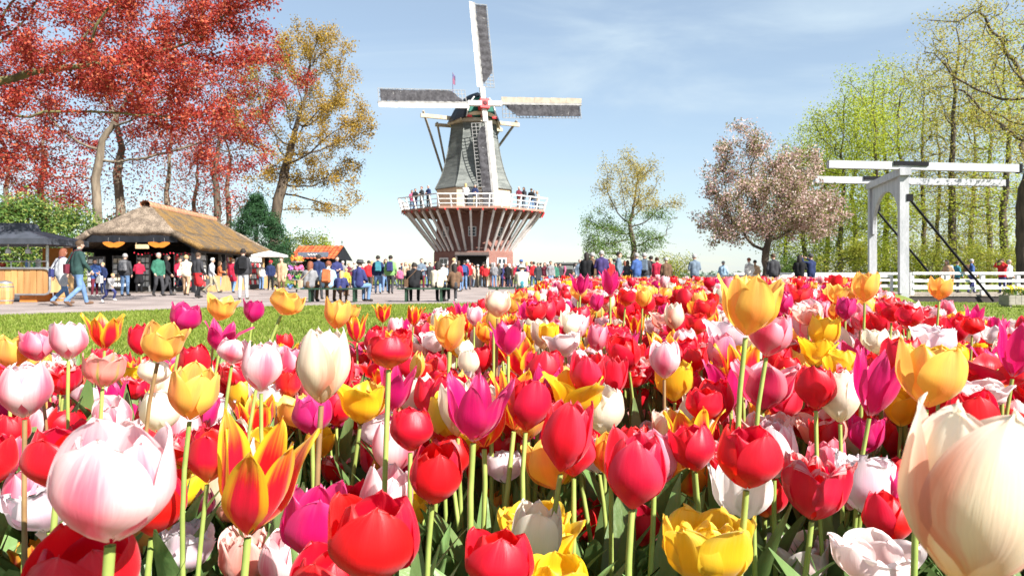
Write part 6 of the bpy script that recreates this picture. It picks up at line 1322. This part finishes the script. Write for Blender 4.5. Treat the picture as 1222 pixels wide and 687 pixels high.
# tell look-alike tulips apart by the blooms beside them
SHORT = {k: CULT[k][2].split(' with ')[0].split(' in ')[0].split(' flushed')[0].split(' shading')[0].split(' flamed')[0].split(' showing')[0] for k in CULT}
TU = [(o, k, Vector(p)) for o, k, p in TULIPS]
from collections import Counter
def near_ones(i):
    o, k, p = TU[i]; q = sorted(((p - b).length, j) for j, (_, _, b) in enumerate(TU) if j != i)[:6]; return [TU[j][1] for _, j in q]
free = [i for i, (o, k, p) in enumerate(TU) if o['label'] == CULT[k][2]]; NB = {i: near_ones(i) for i in free}
for level in (1, 2, 3):
    cnt = Counter(TU[i][0]['label'] for i in range(len(TU)))
    for i in free:
        o, k, p = TU[i]
        if cnt[o['label']] > 1:
            nb = [n for n in dict.fromkeys(NB[i]) if n != k] or NB[i]; nm = CULT[k][2] if level < 3 else SHORT[k]
            art = lambda w: ('an ' if w[0] in 'aeiou' else 'a ') + w
            lab = nm + (' beside ' + art(SHORT[nb[0]]) if level == 1 or len(nb) < 2 else ' between ' + art(SHORT[nb[0]]) + ' and ' + art(SHORT[nb[1]]))
            if level == 3: lab = ('tall ' if p.z > .78 else 'low ' if p.z < .62 else '') + lab
            if len(lab.split()) <= 16: o['label'] = lab
fo = link('tulip_field', fast_mesh('tulip_field', np.concatenate(VV), np.concatenate(FF), mats_f, np.concatenate(MM), np.concatenate(UU)))
kind(fo, 'stuff', 'thousands of mixed red, pink, white, orange and yellow tulips filling the beds')
# extra basal leaves between the near stems
VV, FF, UU, MM = [], [], [], []; off = 0
for X, Y in np.column_stack([rng.uniform(-3.2, 3, 5200), rng.uniform(.45, 4.2, 5200)]):
    if abs(X) > Y * .8 + .3: continue
    lp, lf, lu = LL[0][rng.integers(0, 16)]; a = rng.uniform(0, 6.283); cs, sn = math.cos(a), math.sin(a); g = rng.uniform(.7, 1.15)
    if X < -.3 * Y and Y > 1.6 and rng.random() < .6: continue
    emit(lp @ np.array(((cs, -sn, 0), (sn, cs, 0), (0, 0, 1))).T * g + (X, Y, float(bed_z(X, Y)[0]) - .01), lf, lu, 0)
kind(link('tulip_leaves', fast_mesh('tulip_leaves', np.concatenate(VV), np.concatenate(FF), leaf_m, None, np.concatenate(UU))), 'stuff', 'dense green tulip leaves between the stems')

# ------------------------------------------------------------------ lawn blades
rng = np.random.default_rng(5)
def blades(n, x0, x1, y0, y1, h):
    P = np.column_stack([rng.uniform(x0, x1, n), y0 + (y1 - y0) * rng.random(n) ** 1.35])
    P = P[(poly_sdf(P, BED) < -.02) & (poly_sdf(P, BED2) < -.02) & (poly_sdf(P, PATH) < -.03) & (poly_sdf(P, POND) < -1) & (np.abs(P[:, 0]) < P[:, 1] * .8)]
    n = len(P); a = rng.uniform(0, 6.283, n); e = np.column_stack([np.cos(a), np.sin(a), a * 0]); hh = h * rng.uniform(.5, 1.3, n); B = np.column_stack([P, np.zeros(n)])
    ln = rng.normal(0, .45, (n, 2)) * hh[:, None]; T = B + np.column_stack([ln, hh]); w = .0045 * (1 + P[:, 1] * .09)
    return np.stack([B - e * w[:, None], B + e * w[:, None], T + e * (w * .25)[:, None], T - e * (w * .25)[:, None]], 1).reshape(-1, 3)
V = np.concatenate([blades(190000, -14, 1.5, 4.5, 22, .045), blades(45000, 2.5, 18, 3.5, 26, .045)])
kind(link('grass_blades', fast_mesh('grass_blades', V, np.arange(len(V)).reshape(-1, 4), leafmat('grass_blade', (.15, .21, .025), (.23, .29, .04), (.30, .32, .08), .4), smooth=False)), 'stuff', 'short mown grass blades of the lawn')

# planter of yellow flowers by the canal
pl = tag(empty('flower_planter', (PX(1216, 19.5), 19.5, 0)), 'wooden planter with small yellow flowers on the right lawn', 'planter')
for i in range(5): MB().box((-.32 + i * .16, -.2, .2), (.15, .03, .26 - .01 * (i % 2))).build('plank', mat('planter_wood', (.3, .27, .23), (.22, .2, .17), stretch=(1, 1, 3)), pl)
for sx in (-1, 1): MB().box((sx * .4, 0, .19), (.03, .42, .26)).build('end_board', mat('planter_wood', (.3, .27, .23)), pl); MB().box((sx * .34, 0, .03), (.06, .36, .08)).build('foot', mat('planter_wood', (.3, .27, .23)), pl)
MB().box((0, .2, .2), (.8, .03, .26)).box((0, 0, .27), (.78, .38, .06)).build('back_board', mat('planter_wood', (.3, .27, .23)), pl)
r1 = np.random.default_rng(4); C = np.column_stack([r1.uniform(-.36, .36, 260), r1.uniform(-.18, .18, 260), r1.uniform(.28, .5, 260)])
V, Q = leaf_quads(C, .1, r1, aspect=.4); link('leaves', fast_mesh('leaves', V, Q, L_mid, smooth=False), pl)
for k in range(26):
    c = (r1.uniform(-.36, .36), r1.uniform(-.18, .18), r1.uniform(.42, .58)); m_ = MB().tube([(c[0] * .8, c[1] * .8, .28), c], .004, 3)
    for q in range(6): a = q * math.pi / 3; m_.add([c, (c[0] + .03 * math.cos(a - .4), c[1] + .02 * math.sin(a), c[2] + .03 * math.sin(a - .4)), (c[0] + .045 * math.cos(a), c[1] - .01, c[2] + .045 * math.sin(a)), (c[0] + .03 * math.cos(a + .4), c[1] + .02 * math.sin(a), c[2] + .03 * math.sin(a + .4))], [(0, 1, 2, 3)])
    m_.build('flower', mat('daffodil', (.85, .6, .03)), pl)
